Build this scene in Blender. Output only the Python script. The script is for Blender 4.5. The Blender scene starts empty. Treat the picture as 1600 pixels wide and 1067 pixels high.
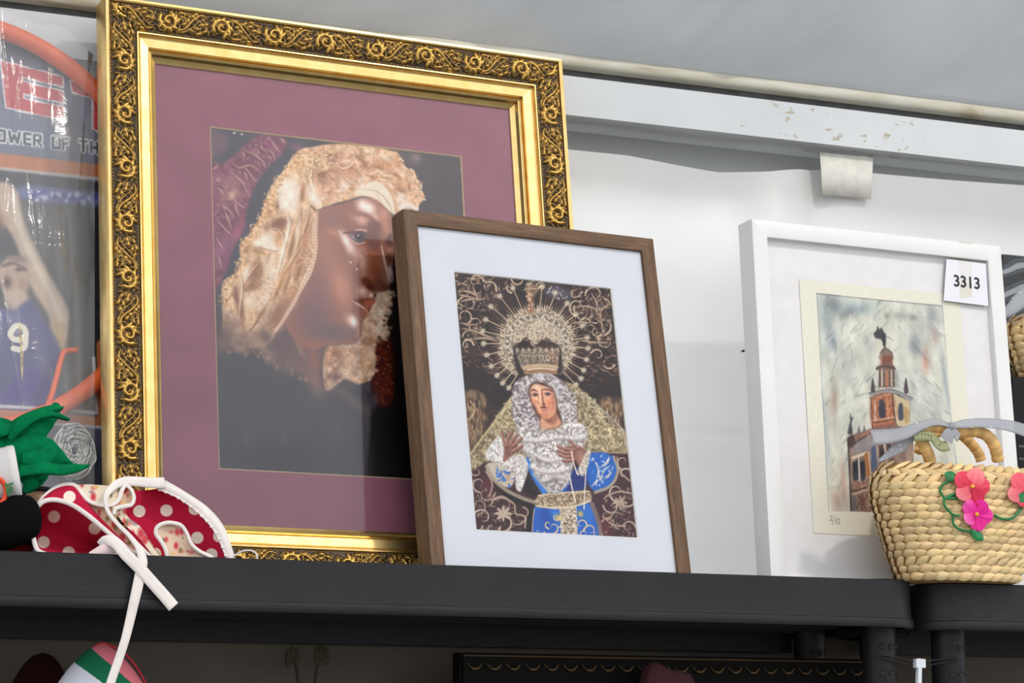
import bpy, math, random
import numpy as np
from mathutils import Vector, Matrix
SKY, LAMP, EXPO = 1.32, 32., 0.27      # sky radiance, lamp watts, exposure
HAZE_TOP, HAZE_BOTTOM = .05, .065    # veil of the glass, taken off the colours read through it
FPX, PITCH, YAW, ROLL, CAMD, CAMH = 3870.03, .1737143, .4176253, -.0040982, 246.180, 22.3725
_cp, _sp, _cy, _sy = math.cos(PITCH), math.sin(PITCH), math.cos(YAW), math.sin(YAW)
FW = np.array([_sy*_cp, _cy*_cp, _sp]); _r = np.array([_cy, -_sy, 0.]); _u = np.cross(_r, FW)
RT = _r*math.cos(ROLL)+_u*math.sin(ROLL); UP = -_r*math.sin(ROLL)+_u*math.cos(ROLL); CAM = np.array([0., -CAMD, -CAMH])
def ray(x, y): return FW+RT*(x-800)/FPX-UP*(y-533.5)/FPX
def at(x, y, Y):
    d = ray(x, y); return CAM+d*((Y-CAM[1])/d[1])
def atz(x, y, Z):
    d = ray(x, y); return CAM+d*((Z-CAM[2])/d[2])
def proj(P):
    d = np.asarray(P, float)-CAM; return 800+FPX*d@RT/(d@FW), 533.5-FPX*d@UP/(d@FW)
class Plane:
    """a leaning board: origin on the shelf, e right, g up the board, n out of it; local (a, b, c) in cm"""
    def __init__(s, x, y, ph, th, z=0):
        s.o = np.array([x, y, z], float); s.e = np.array([math.cos(ph), math.sin(ph), 0]); n0 = np.array([math.sin(ph), -math.cos(ph), 0])
        s.g = math.cos(th)*np.array([0, 0, 1.])-math.sin(th)*n0; s.n = math.cos(th)*n0+math.sin(th)*np.array([0, 0, 1.])
    def __call__(s, a, b, c=0): return s.o+a*s.e+b*s.g+c*s.n
    def loc(s, x, y, c=0):
        d = ray(x, y); o = s.o+c*s.n; P = CAM+d*(((o-CAM)@s.n)/(d@s.n))-s.o; return P@s.e, P@s.g
WOOD = Plane(101.335, 3.979, .092863, .173495); WOOD_W, WOOD_H = 33.816, 42.146
GOLD = Plane(67.213, 9.0, .047217, .121371); GOLD_W, GOLD_H = 58.044, 64.805
WHITE = Plane(145.973, 7.940, .039057, .060094); WHITE_W, WHITE_H = 37.267, 44.295
# ---------------------------------------------------------------- scale: scene is worked out in cm from the shelf's front edge, 1.80 m above ground
SHELF_Z = 180.
def wm(p): return np.asarray(p, float)*.01+np.array([0, 0, SHELF_Z*.01])
sc = bpy.context.scene; col = sc.collection
# ---------------------------------------------------------------- camera
cd = bpy.data.cameras.new('camera'); cam = bpy.data.objects.new('camera', cd); col.objects.link(cam); sc.camera = cam
cd.sensor_width = 36.; cd.lens = 36.*FPX/1600; cd.clip_start = .05; cd.clip_end = 200
cam.matrix_world = Matrix([[RT[0], UP[0], -FW[0], 0], [RT[1], UP[1], -FW[1], 0], [RT[2], UP[2], -FW[2], 0], [0, 0, 0, 1]]); cam.location = Vector(wm(CAM))
# ---------------------------------------------------------------- overcast daylight, one stall lamp, exposure
w = bpy.data.worlds.new('overcast_sky'); sc.world = w; w.use_nodes = True
w.node_tree.nodes['Background'].inputs[0].default_value = (.93, .97, 1.0, 1); w.node_tree.nodes['Background'].inputs[1].default_value = SKY
ld = bpy.data.lights.new('stall_lamp', 'AREA'); ld.shape = 'DISK'; ld.size = .16; ld.energy = LAMP; ld.color = (1., .91, .82)
lo = bpy.data.objects.new('stall_lamp', ld); col.objects.link(lo); lo.location = Vector(wm((212, -165, 228)))
lo.rotation_euler = (Vector(wm((140, 25, 25)))-lo.location).to_track_quat('-Z', 'Y').to_euler()
vs = sc.view_settings; vs.view_transform = 'Standard'; vs.look = 'None'; vs.gamma = 1; vs.use_curve_mapping = False; vs.exposure = EXPO
# ---------------------------------------------------------------- materials
def lin(c): c = np.asarray(c, float)/255.; return np.where(c <= .04045, c/12.92, ((c+.055)/1.055)**2.4)
def rgba(c): return tuple(float(x) for x in lin(c))+(1,)
class N:
    def __init__(s, name): s.m = bpy.data.materials.new(name); s.m.use_nodes = True; s.t = s.m.node_tree; s.b = s.t.nodes['Principled BSDF']; s.o = s.t.nodes['Material Output']
    def n(s, typ, **k):
        x = s.t.nodes.new(typ)
        for a, v in k.items(): setattr(x, a, v)
        return x
    def l(s, a, b): s.t.links.new(a, b)
    def set(s, **k):
        for a, v in k.items(): s.b.inputs[a].default_value = v
        return s
    def coord(s, attr=None, scale=(1, 1, 1)):
        mp = s.n('ShaderNodeMapping'); mp.inputs['Scale'].default_value = scale
        if attr: src = s.n('ShaderNodeAttribute', attribute_name=attr).outputs['Vector']
        else: src = s.n('ShaderNodeTexCoord').outputs['Object']
        s.l(src, mp.inputs['Vector']); return mp.outputs['Vector']
    def noise(s, vec, scale, detail=3, rough=.55, dist=0):
        x = s.n('ShaderNodeTexNoise'); x.inputs['Scale'].default_value = scale; x.inputs['Detail'].default_value = detail; x.inputs['Roughness'].default_value = rough; x.inputs['Distortion'].default_value = dist
        if vec is not None: s.l(vec, x.inputs['Vector'])
        return x.outputs['Fac']
    def ramp(s, fac, stops):
        r = s.n('ShaderNodeValToRGB'); e = r.color_ramp.elements
        while len(e) < len(stops): e.new(.5)
        for i, (p, c) in enumerate(stops): e[i].position = p; e[i].color = c if len(c) == 4 else rgba(c)
        s.l(fac, r.inputs[0]); return r.outputs[0]
    def mixc(s, fac, a, b, mode='MIX'):
        x = s.n('ShaderNodeMix', data_type='RGBA', blend_type=mode)
        for i, v in ((0, fac), (6, a), (7, b)):
            if hasattr(v, 'is_linked') or hasattr(v, 'links'): s.l(v, x.inputs[i])
            else: x.inputs[i].default_value = v
        return x.outputs[2]
    def bump(s, h, strength=.3, dist=.002):
        x = s.n('ShaderNodeBump'); x.inputs['Strength'].default_value = strength; x.inputs['Distance'].default_value = dist; s.l(h, x.inputs['Height']); s.l(x.outputs[0], s.b.inputs['Normal'])
    def color(s, c): s.l(c, s.b.inputs['Base Color'])
def plain(name, c, rough=.5, metal=0., vary=.12, scale=60, bump=0., bscale=300, spec=.5):
    m = N(name).set(Roughness=rough, Metallic=metal); m.b.inputs['Specular IOR Level'].default_value = spec; v = m.coord(); f = m.noise(v, scale); c = np.array(c, float)
    m.color(m.ramp(f, [(.3, np.clip(c*(1-vary), 0, 255)), (.7, np.clip(c*(1+vary), 0, 255))]))
    if bump: m.bump(m.noise(v, bscale, 2), bump, .001)
    return m.m
def printed(name, rough=.45, bump=0., spec=.3):
    m = N(name).set(Roughness=rough); m.b.inputs['Specular IOR Level'].default_value = spec; a = m.n('ShaderNodeAttribute', attribute_name='Col'); m.color(a.outputs['Color'])
    if bump: m.bump(m.noise(m.coord(), 900, 2), bump, .0005)
    return m.m
def film(name, tint=(1, 1, 1, 1), rough=.05, ior=1.45, extra=0., bump=0., bscale=30):
    m = N(name); m.t.nodes.remove(m.b); tr = m.n('ShaderNodeBsdfTransparent'); tr.inputs[0].default_value = tint; gl = m.n('ShaderNodeBsdfGlossy'); gl.inputs['Roughness'].default_value = rough
    fr = m.n('ShaderNodeFresnel'); fr.inputs[0].default_value = ior; mx = m.n('ShaderNodeMixShader'); m.l(fr.outputs[0], mx.inputs[0]); m.l(tr.outputs[0], mx.inputs[1]); m.l(gl.outputs[0], mx.inputs[2]); out = mx.outputs[0]
    if extra:
        df = m.n('ShaderNodeBsdfDiffuse'); df.inputs[0].default_value = (.8, .81, .83, 1); m2 = m.n('ShaderNodeMixShader'); m2.inputs[0].default_value = extra; m.l(out, m2.inputs[1]); m.l(df.outputs[0], m2.inputs[2]); out = m2.outputs[0]
    if bump:
        b = m.n('ShaderNodeBump'); b.inputs['Strength'].default_value = bump; b.inputs['Distance'].default_value = .004; m.l(m.noise(m.coord(), bscale, 4, .6, .6), b.inputs['Height']); m.l(b.outputs[0], gl.inputs['Normal']); m.l(b.outputs[0], fr.inputs['Normal'])
    m.l(out, m.o.inputs['Surface']); return m.m
def gold_mat(name, attr=False, rough=.3):
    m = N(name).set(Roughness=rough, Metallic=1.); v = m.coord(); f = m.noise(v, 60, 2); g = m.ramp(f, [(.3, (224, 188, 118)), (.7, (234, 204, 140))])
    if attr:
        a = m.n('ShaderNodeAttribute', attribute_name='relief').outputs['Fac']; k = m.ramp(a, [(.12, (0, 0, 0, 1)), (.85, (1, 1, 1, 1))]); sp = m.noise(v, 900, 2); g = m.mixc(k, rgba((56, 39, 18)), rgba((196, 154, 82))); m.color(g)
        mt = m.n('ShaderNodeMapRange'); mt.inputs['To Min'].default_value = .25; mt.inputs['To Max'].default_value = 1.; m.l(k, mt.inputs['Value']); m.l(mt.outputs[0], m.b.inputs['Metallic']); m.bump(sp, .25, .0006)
    else: m.color(g); m.bump(m.noise(m.coord(None, (1, 1, 1)), 300, 2), .04, .0005)
    return m.m
def wood_mat():
    m = N('walnut').set(Roughness=.5); m.b.inputs['Specular IOR Level'].default_value = .35; v = m.coord('grain', (.9, 14, 14)); f = m.noise(v, 1.6, 5, .6, .8); v2 = m.coord('grain', (2.2, 60, 60)); f2 = m.noise(v2, 2., 3)
    c1 = m.ramp(f, [(.25, (84, 60, 42)), (.5, (130, 97, 68)), (.75, (172, 134, 98))]); m.color(m.mixc(f2, rgba((66, 46, 31)), c1)); m.bump(f2, .25, .001); return m.m
def tarp_mat(name, c, trans=.25, var=.05):
    m = N(name); m.t.nodes.remove(m.b); v = m.coord(); f = m.noise(v, 3, 4); cc = m.ramp(f, [(.3, np.array(c)*(1-var)), (.7, np.clip(np.array(c)*(1+var*.5), 0, 255))])
    d = m.n('ShaderNodeBsdfDiffuse'); t = m.n('ShaderNodeBsdfTranslucent'); gl = m.n('ShaderNodeBsdfGlossy'); gl.inputs['Roughness'].default_value = .38; x = m.n('ShaderNodeMixShader'); x.inputs[0].default_value = trans; y = m.n('ShaderNodeMixShader'); y.inputs[0].default_value = .06
    for q in (d, t): m.l(cc, q.inputs[0])
    b = m.n('ShaderNodeBump'); b.inputs['Strength'].default_value = .25; b.inputs['Distance'].default_value = .004; m.l(m.noise(v, 14, 3), b.inputs['Height']); m.l(b.outputs[0], d.inputs['Normal']); m.l(b.outputs[0], gl.inputs['Normal'])
    m.l(d.outputs[0], x.inputs[1]); m.l(t.outputs[0], x.inputs[2]); m.l(x.outputs[0], y.inputs[1]); m.l(gl.outputs[0], y.inputs[2]); m.l(y.outputs[0], m.o.inputs['Surface']); return m.m
# ---------------------------------------------------------------- mesh builder (cm in, one object out)
BASE = {}
class MB:
    def __init__(s): s.v, s.f, s.c, s.g, s.r, s.n = [], [], [], [], [], 0
    def add(s, V, F, colr=None, grain=None, relief=None):
        V = np.asarray(V, float).reshape(-1, 3); F = [np.asarray(F, int)+s.n] if isinstance(F, np.ndarray) else [np.asarray([f], int)+s.n for f in F]
        s.v.append(V); s.f += F; k = len(V)
        s.c.append(np.ones((k, 3)) if colr is None else np.broadcast_to(np.asarray(colr, float).reshape(-1, 3), (k, 3)))
        s.g.append(np.zeros((k, 3)) if grain is None else np.asarray(grain, float).reshape(-1, 3)); s.r.append(np.zeros(k) if relief is None else np.asarray(relief, float).ravel()); s.n += k; return s
    def grid(s, P, cu=False, cv=False, **k):
        n, m = P.shape[:2]; i = np.arange(n if cu else n-1)[:, None]; j = np.arange(m if cv else m-1)[None, :]; i2, j2 = (i+1) % n, (j+1) % m
        F = np.stack([(i*m+j), (i2*m+j), (i2*m+j2), (i*m+j2)], -1).reshape(-1, 4); return s.add(P, F, **k)
    def box(s, p0, p1, fn=None, **k):
        (a, b, c), (d, e, f) = p0, p1; V = [(a, b, c), (d, b, c), (d, e, c), (a, e, c), (a, b, f), (d, b, f), (d, e, f), (a, e, f)]
        if fn: V = [fn(*q) for q in V]
        return s.add(V, np.array([(0, 3, 2, 1), (4, 5, 6, 7), (0, 1, 5, 4), (1, 2, 6, 5), (2, 3, 7, 6), (3, 0, 4, 7)]), **k)
    def tube(s, path, r, seg=10, closed=False, cap=True, flat=1., **k):
        P = np.asarray(path, float); n = len(P); T = np.roll(P, -1, 0)-np.roll(P, 1, 0)
        if not closed: T[0] = P[1]-P[0]; T[-1] = P[-1]-P[-2]
        T /= np.linalg.norm(T, axis=1)[:, None]+1e-9; r = np.broadcast_to(np.asarray(r, float), (n,)); a = np.array([0, -1, .2]); R = []
        u = a-T[0]*(a@T[0])
        if np.linalg.norm(u) < 1e-3: u = np.array([1., 0, 0])
        for i in range(n):
            u = u-T[i]*(u@T[i]); u /= np.linalg.norm(u); w_ = np.cross(T[i], u); t = np.linspace(0, 2*math.pi, seg, endpoint=False)[:, None]
            R.append(P[i]+r[i]*(flat*np.cos(t)*u+np.sin(t)*w_))
        s.grid(np.array(R), closed, True, **k)
        if cap and not closed:
            b = s.n-n*seg; s.f += [np.array([[b+i for i in range(seg)]]), np.array([[s.n-1-i for i in range(seg)]])]
        return s
    def ribbon(s, path, width, thick=.12, face=(0, -1, .15), nx=1, colr=None, bow=0.):
        P = np.asarray(path, float); n = len(P); T = np.gradient(P, axis=0); T /= np.linalg.norm(T, axis=1)[:, None]+1e-9; f = np.asarray(face, float); f = np.broadcast_to(f, (n, 3)) if f.ndim == 1 else f
        W = np.cross(T, f); W /= np.linalg.norm(W, axis=1)[:, None]+1e-9; Nn = np.cross(W, T); wd = np.broadcast_to(np.asarray(width, float), (n,))[:, None]; rows = []
        us = np.linspace(-.5, .5, nx+1)
        for u in us: rows.append(P+W*wd*u+Nn*(thick*.5+bow*(1-4*u*u)))
        for u in us[::-1]: rows.append(P+W*wd*u+Nn*(-thick*.5+bow*(1-4*u*u)))
        G = np.stack(rows, 1); s.grid(G, False, True, colr=colr); m = len(rows); b = s.n-n*m
        s.f += [np.array([[b+i for i in range(m)]]), np.array([[s.n-1-i for i in range(m)]])]; return s
    def lathe(s, prof, centre=(0, 0, 0), seg=24, axis='z', fn=None, **k):
        t = np.linspace(0, 2*math.pi, seg, endpoint=False); P = np.array([[(r*math.cos(a), r*math.sin(a), z) for a in t] for r, z in prof])
        if fn: P = np.array([[fn(*q) for q in row] for row in P])
        s.grid(P+np.asarray(centre, float), False, True, **k); return s
    def ball(s, c, rx, ry, rz, n=10, m=16, **k):
        return s.lathe([(math.sin(a), -math.cos(a)) for a in np.linspace(.02, math.pi-.02, n)], c, m, fn=lambda x, y, z: (x*rx, y*ry, z*rz), **k)
    def build(s, name, mat, parent=None, smooth=True, base=None, attrs=''):
        V = np.vstack(s.v); L = BASE[parent.name] if parent is not None else np.asarray(base if base is not None else (V[:, 0].mean(), V[:, 1].mean(), V[:, 2].min()), float)
        me = bpy.data.meshes.new(name); me.vertices.add(len(V)); me.vertices.foreach_set('co', ((V-L)*.01).astype(np.float32).ravel())
        tot = np.concatenate([np.full(len(f), f.shape[1]) for f in s.f]); idx = np.concatenate([f.ravel() for f in s.f]); me.loops.add(len(idx)); me.loops.foreach_set('vertex_index', idx.astype(np.int32))
        me.polygons.add(len(tot)); me.polygons.foreach_set('loop_start', (np.cumsum(tot)-tot).astype(np.int32)); me.update(calc_edges=True)
        if 'c' in attrs: a = me.attributes.new('Col', 'FLOAT_COLOR', 'POINT'); a.data.foreach_set('color', np.hstack([np.vstack(s.c), np.ones((len(V), 1))]).astype(np.float32).ravel())
        if 'g' in attrs: a = me.attributes.new('grain', 'FLOAT_VECTOR', 'POINT'); a.data.foreach_set('vector', np.vstack(s.g).astype(np.float32).ravel())
        if 'r' in attrs: a = me.attributes.new('relief', 'FLOAT', 'POINT'); a.data.foreach_set('value', np.concatenate(s.r).astype(np.float32))
        me.validate(); me.polygons.foreach_set('use_smooth', np.full(len(me.polygons), smooth)); me.materials.append(mat)
        o = bpy.data.objects.new(name, me); col.objects.link(o)
        if parent is not None: o.parent = parent; BASE[o.name] = L
        else: o.location = Vector(wm(L)); BASE[o.name] = L
        return o
def tag(o, label=None, cat=None, group=None, kind=None):
    for k, v in (('label', label), ('category', cat), ('group', group), ('kind', kind)):
        if v: o[k] = v
    return o
def thing(name, base, label, cat, group=None):
    o = bpy.data.objects.new(name, None); o.empty_display_size = .05; col.objects.link(o); o.location = Vector(wm(base)); BASE[o.name] = np.asarray(base, float); return tag(o, label, cat, group)
def struct(mb, name, mat, label=None, **k): return tag(mb.build(name, mat, **k), label, None, None, 'structure')
def sharpen(o, ang=35):
    me = o.data; me.set_sharp_from_angle(angle=math.radians(ang)); return o
def zt(ox, oy, k): return lambda zx, zy, Y: at(ox+k*zx, oy+k*zy, Y)
def curve(z, pts, n=6): return crom([z(*p) for p in pts], n)
def resample(P, n):
    P = np.asarray(P, float); d = np.r_[0, np.cumsum(np.linalg.norm(np.diff(P, axis=0), axis=1))]; t = np.linspace(0, d[-1], n); return np.stack([np.interp(t, d, P[:, i]) for i in range(3)], 1)
def loft(A, B, n=40, m=20, bulge=(0, 0, 0)):
    A, B = resample(A, n), resample(B, n); v = np.linspace(0, 1, m)[None, :, None]; return A[:, None]*(1-v)+B[:, None]*v+np.sin(math.pi*v)*np.asarray(bulge, float)
rnd = random.Random(7); RG = np.random.default_rng(7)
# ---------------------------------------------------------------- painter for the flat prints (pure numpy)
def crom(pts, n=8, closed=False):
    P = np.asarray(pts, float)
    if len(P) < 3: return P
    if closed: Q = np.vstack([P[-1:], P, P[:2]])
    else: Q = np.vstack([2*P[0]-P[1], P, 2*P[-1]-P[-2]])
    t = np.linspace(0, 1, n, endpoint=False)[:, None]; out = []
    for i in range(1, len(Q)-2):
        a, b, c, d = Q[i-1], Q[i], Q[i+1], Q[i+2]
        out.append(.5*((2*b)+(c-a)*t+(2*a-5*b+4*c-d)*t**2+(3*b-a-3*c+d)*t**3))
    r = np.vstack(out)
    return r if closed else np.vstack([r, P[-1:]])
def gblur(m, s):
    if s < .3: return m
    r = int(math.ceil(2.5*s)); k = np.exp(-.5*(np.arange(-r, r+1)/s)**2); k /= k.sum()
    for ax in (0, 1):
        pad = [(0, 0)]*m.ndim; pad[ax] = (r, r); q = np.pad(m, pad, mode='edge'); o = np.zeros_like(m); n = m.shape[ax]
        for i, w in enumerate(k):
            o += w*(q[i:i+n] if ax == 0 else q[:, i:i+n])
        m = o
    return m
def C(c): return np.array(c, float)/255.
class Canvas:
    """W x H cm print; loc(px, py) turns a photo pixel into cm right of / below the print's top left corner"""
    def __init__(s, W, H, S, loc, bg=(0, 0, 0), seed=1):
        s.W, s.H, s.S, s.loc = W, H, S, loc
        s.w, s.h = int(W*S)+1, int(H*S)+1
        s.im = np.ones((s.h, s.w, 3))*C(bg); s.rng = np.random.default_rng(seed); s.use(0, 0, 1)
    def use(s, ox, oy, k): s.ox, s.oy, s.k = ox, oy, k; s.kk = k*s.S/13.5; return s
    def P(s, pts): return np.array([s.loc(s.ox+p[0]*s.k, s.oy+p[1]*s.k) for p in pts])*s.S
    def box(s, p, m):
        return max(0, int(p[:, 0].min()-m)), min(s.w, int(p[:, 0].max()+m)+2), max(0, int(p[:, 1].min()-m)), min(s.h, int(p[:, 1].max()+m)+2)
    def noise(s, sc, oct=3, asp=1., seed=None):
        r = np.random.default_rng(seed if seed is not None else s.rng.integers(1 << 30)); o = np.zeros((s.h, s.w)); a = 1.; tot = 0
        for i in range(oct):
            sx, sy = max(sc, 1), max(sc*asp, 1)
            g = r.random((int(s.h/sy)+3, int(s.w/sx)+3)); X = np.arange(s.w)/sx; Y = np.arange(s.h)/sy
            xi, yi = X.astype(int), Y.astype(int); fx, fy = X-xi, Y-yi; fx = fx*fx*(3-2*fx); fy = (fy*fy*(3-2*fy))[:, None]
            A = g[np.ix_(yi, xi)]*(1-fx)+g[np.ix_(yi, xi+1)]*fx; B = g[np.ix_(yi+1, xi)]*(1-fx)+g[np.ix_(yi+1, xi+1)]*fx
            o += a*(A*(1-fy)+B*fy); tot += a; a *= .55; sc *= .5
        return o/tot
    def mix(s, b, m, col):
        if m.size == 0 or b[1] <= b[0] or b[3] <= b[2]: return
        x0, x1, y0, y1 = b; v = s.im[y0:y1, x0:x1]; c = col[y0:y1, x0:x1] if getattr(col, 'ndim', 1) == 3 else col
        v += (c-v)*m[..., None]
    def mask(s, pts, soft=1, sm=True):
        p = s.P(pts); p = crom(p, 6, True) if sm else p; sf = soft*s.kk; b = s.box(p, 3*sf+2); x0, x1, y0, y1 = b
        if x1 <= x0 or y1 <= y0: return b, np.zeros((max(0, y1-y0), max(0, x1-x0)))
        ss = 2; X = (np.arange((x1-x0)*ss)+.5)/ss+x0; Y = (np.arange((y1-y0)*ss)+.5)/ss+y0
        m = np.zeros((len(Y), len(X)), bool); q = np.roll(p, -1, 0)
        for (ax, ay), (bx, by) in zip(p, q):
            if ay == by: continue
            r = np.nonzero((Y >= min(ay, by)) & (Y < max(ay, by)))[0]
            if len(r): m[r] ^= X[None, :] < (ax+(Y[r]-ay)*(bx-ax)/(by-ay))[:, None]
        m = m.reshape(y1-y0, ss, x1-x0, ss).mean((1, 3)); return b, gblur(m, sf)
    def fill(s, pts, col, soft=1, a=1., sm=True):
        b, m = s.mask(pts, soft, sm); s.mix(b, m*a, col if getattr(col, 'ndim', 1) == 3 else C(col))
    def tex(s, pts, c1, c2, sc=4, soft=1, a=1., con=2.2, oct=3, asp=1., sm=True, seed=None):
        n = np.clip((s.noise(sc*s.kk, oct, asp, seed)-.5)*con+.5, 0, 1)[..., None]; s.fill(pts, C(c1)*(1-n)+C(c2)*n, soft, a, sm)
    def stroke(s, pts, w, col, soft=.6, a=1., sm=True, taper=0):
        p = s.P(pts); p = crom(p, 5) if sm else p; w = w*s.kk/2; sf = max(soft*s.kk, .45); b = s.box(p, w+3*sf+1); x0, x1, y0, y1 = b
        if x1 <= x0 or y1 <= y0: return
        X = (np.arange(x0, x1)+.5)[None, :]; Y = (np.arange(y0, y1)+.5)[:, None]; best = np.full((y1-y0, x1-x0), 1e9); n = len(p)-1
        for i in range(n):
            d = p[i+1]-p[i]; L = d@d+1e-9; t = np.clip(((X-p[i, 0])*d[0]+(Y-p[i, 1])*d[1])/L, 0, 1)
            ww = w
            if taper: u = (i+t)/n; ww = w*np.clip(1-np.abs(2*u-1)**2, .05, 1) if taper == 2 else w*(1-.9*u)
            best = np.minimum(best, np.hypot(X-p[i, 0]-t*d[0], Y-p[i, 1]-t*d[1])-ww)
        s.mix(b, np.clip(.5-best/(2*sf), 0, 1)*a, C(col))
    def blob(s, x, y, rx, ry, col, a=1., ang=0, p=2):
        c = s.P([(x, y)])[0]; rx *= s.kk; ry *= s.kk; R = max(rx, ry)*2.4+1; b = s.box(c[None], R); x0, x1, y0, y1 = b
        if x1 <= x0 or y1 <= y0: return
        X = (np.arange(x0, x1)+.5-c[0])[None, :]; Y = (np.arange(y0, y1)+.5-c[1])[:, None]; ca, sa = math.cos(math.radians(ang)), math.sin(math.radians(ang))
        d = ((X*ca+Y*sa)/rx)**2+((-X*sa+Y*ca)/ry)**2; s.mix(b, np.exp(-d**(p/2.))*a, C(col))
    def specks(s, pts, n, r, cols, a=.8, seed=5, ln=0, ang=None):
        """n small dabs inside a polygon"""
        rg = np.random.default_rng(seed); q = np.array(pts, float); x0, y0 = q.min(0); x1, y1 = q.max(0); k = 0
        while n > 0 and k < 20000:
            k += 1; x, y = rg.uniform(x0, x1), rg.uniform(y0, y1); c = False
            for i in range(len(q)):
                a1, b1 = q[i], q[i-1]
                if (a1[1] > y) != (b1[1] > y) and x < (b1[0]-a1[0])*(y-a1[1])/(b1[1]-a1[1])+a1[0]: c = not c
            if not c: continue
            n -= 1; col = cols[rg.integers(len(cols))]; rr = r*rg.uniform(.6, 1.4)
            if ln:
                t = math.radians((ang if ang is not None else 0)+rg.normal(0, 25 if ang is not None else 90)); L = ln*rg.uniform(.5, 1.3)
                s.stroke([(x, y), (x+L*.5*math.cos(t)+rg.normal(0, L*.1), y+L*.5*math.sin(t)+rg.normal(0, L*.1)), (x+L*math.cos(t), y+L*math.sin(t))], rr, col, .4, a, True, 2)
            else: s.blob(x, y, rr, rr*rg.uniform(.6, 1), col, a, rg.uniform(0, 180), 3)
    def curl(s, x, y, r, ang, turn, w, col, a=1.):
        """a scroll of foliage"""
        t = np.linspace(0, 1, 12); th = math.radians(ang)+turn*t*5.2; rr = r*(1-.8*t)
        c = (x, y); s.stroke([(c[0]+q*math.cos(h), c[1]+q*math.sin(h)) for q, h in zip(rr, th)], w, col, .5, a, False, 1)
    def grain(s, pts, amt, sc, soft=4, oct=3, asp=1.):
        b, m = s.mask(pts, soft); n = (s.noise(sc*s.kk, oct, asp)-.5)*2*amt; x0, x1, y0, y1 = b; s.im[y0:y1, x0:x1] *= (1+n[y0:y1, x0:x1]*m)[..., None]
def paint_profile():
    """photograph behind the glass of the gold frame: a veiled statue in profile"""
    a0, b0 = 13.16, 51.41
    loc = lambda x, y: (lambda q: (q[0]-a0, b0-q[1]))(GOLD.loc(x, y, -2.6))
    c = Canvas(31.54, 39.95, 13.5, loc, (88, 84, 92), 11); rg = np.random.default_rng(3)
    lace = [(252, 226, 200), (236, 196, 158), (214, 164, 122), (246, 214, 180)]
    # ---- ground tones
    c.use(330, 200, .18744)
    c.fill([(0, 0), (700, 0), (800, 140), (640, 400), (380, 900), (0, 1500)], (92, 90, 102), 30)
    c.fill([(0, 30), (130, 60), (140, 160), (60, 230), (0, 260)], (122, 100, 112), 20)
    c.fill([(1200, 60), (2200, 100), (2200, 900), (1700, 700), (1600, 300)], (92, 84, 90), 14)
    c.use(480, 220, .125); c.blob(1370, 210, 70, 60, (176, 148, 146), .8); c.blob(1330, 260, 90, 90, (120, 100, 104), .7)
    c.blob(1500, 400, 60, 300, (98, 92, 98), .6)
    # ---- purple sleeve with gold threads
    c.use(330, 200, .18744)
    sl = [(10, 370), (90, 300), (190, 240), (280, 140), (380, 70), (560, 60), (640, 120), (590, 220), (500, 300), (420, 400), (360, 520), (310, 650), (290, 780), (240, 920), (190, 1000), (140, 1180), (60, 1330), (0, 1400)]
    c.tex(sl, (126, 84, 102), (158, 104, 122), 40, 9, con=2.5)
    for x, y, rx, ry, col in [(480, 120, 80, 40, (158, 92, 122)), (90, 420, 70, 60, (170, 112, 132)), (230, 860, 40, 90, (186, 110, 132)), (100, 1000, 60, 120, (168, 116, 142)), (190, 480, 60, 90, (176, 130, 128)), (300, 330, 80, 60, (122, 80, 92))]: c.blob(x, y, rx, ry, col, .7, 30)
    for i in range(90):
        u, v = rg.random(), rg.random(); x = 40+u*480; y = 420-u*330+(v-.35)*260+ (260*(1-u) if rg.random() < .5 else 0)
        if y < 60: continue
        L = rg.uniform(14, 60); t = math.radians(rg.normal(55, 14))
        c.stroke([(x, y), (x+L*.5*math.cos(t)+rg.normal(0, 3), y+L*.45*math.sin(t)), (x+L*math.cos(t), y+L*math.sin(t))], rg.uniform(4, 9), (214, 184, 158), 2, rg.uniform(.3, .85), True, 2)
    for p in [[(160, 350), (220, 410), (270, 450), (300, 520), (345, 580)], [(30, 490), (90, 520), (120, 560)], [(80, 630), (150, 680), (210, 750)], [(50, 770), (90, 800), (130, 850), (200, 910)], [(100, 640), (150, 760), (180, 850)], [(490, 80), (540, 150), (585, 205)], [(470, 170), (520, 210), (540, 270)], [(580, 85), (630, 130)], [(280, 320), (340, 390), (370, 450)], [(190, 590), (250, 640), (290, 670)], [(20, 345), (65, 310)], [(260, 170), (380, 230), (470, 300)], [(40, 900), (110, 1010)], [(60, 1050), (100, 1160)], [(180, 280), (240, 330), (330, 310), (430, 370)], [(210, 590), (215, 670), (250, 740)]]:
        c.stroke(p, 10, (222, 190, 160), 3, .75, True, 2)
    c.blob(185, 560, 34, 46, (226, 190, 158), .8, 40); c.blob(200, 40, 14, 8, (250, 235, 215), .9, -20); c.blob(262, 50, 10, 9, (250, 235, 215), .9)
    c.blob(720, 160, 70, 40, (140, 100, 116), .8); c.blob(700, 300, 120, 70, (84, 84, 98), .5, -40)
    # ---- dark ground of the lower half
    c.use(300, 450, .4216)
    c.fill([(80, 150), (300, 200), (420, 360), (560, 380), (660, 440), (720, 760), (60, 760)], (94, 90, 98), 14)
    c.blob(200, 500, 120, 100, (100, 98, 106), .6); c.blob(330, 640, 200, 60, (86, 80, 88), .7); c.blob(130, 330, 40, 120, (104, 106, 112), .5)
    c.blob(340, 560, 8, 30, (120, 118, 126), .4); c.blob(205, 555, 10, 40, (118, 118, 126), .4); c.blob(530, 530, 30, 60, (104, 100, 108), .5)
    # ---- dark right strip, red sequinned cloth
    c.fill([(560, 60), (700, -80), (720, -130), (1100, -130), (1100, 800), (672, 800), (676, 480), (668, 300), (660, 180)], (22, 9, 8), 5, 1, False)
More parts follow.
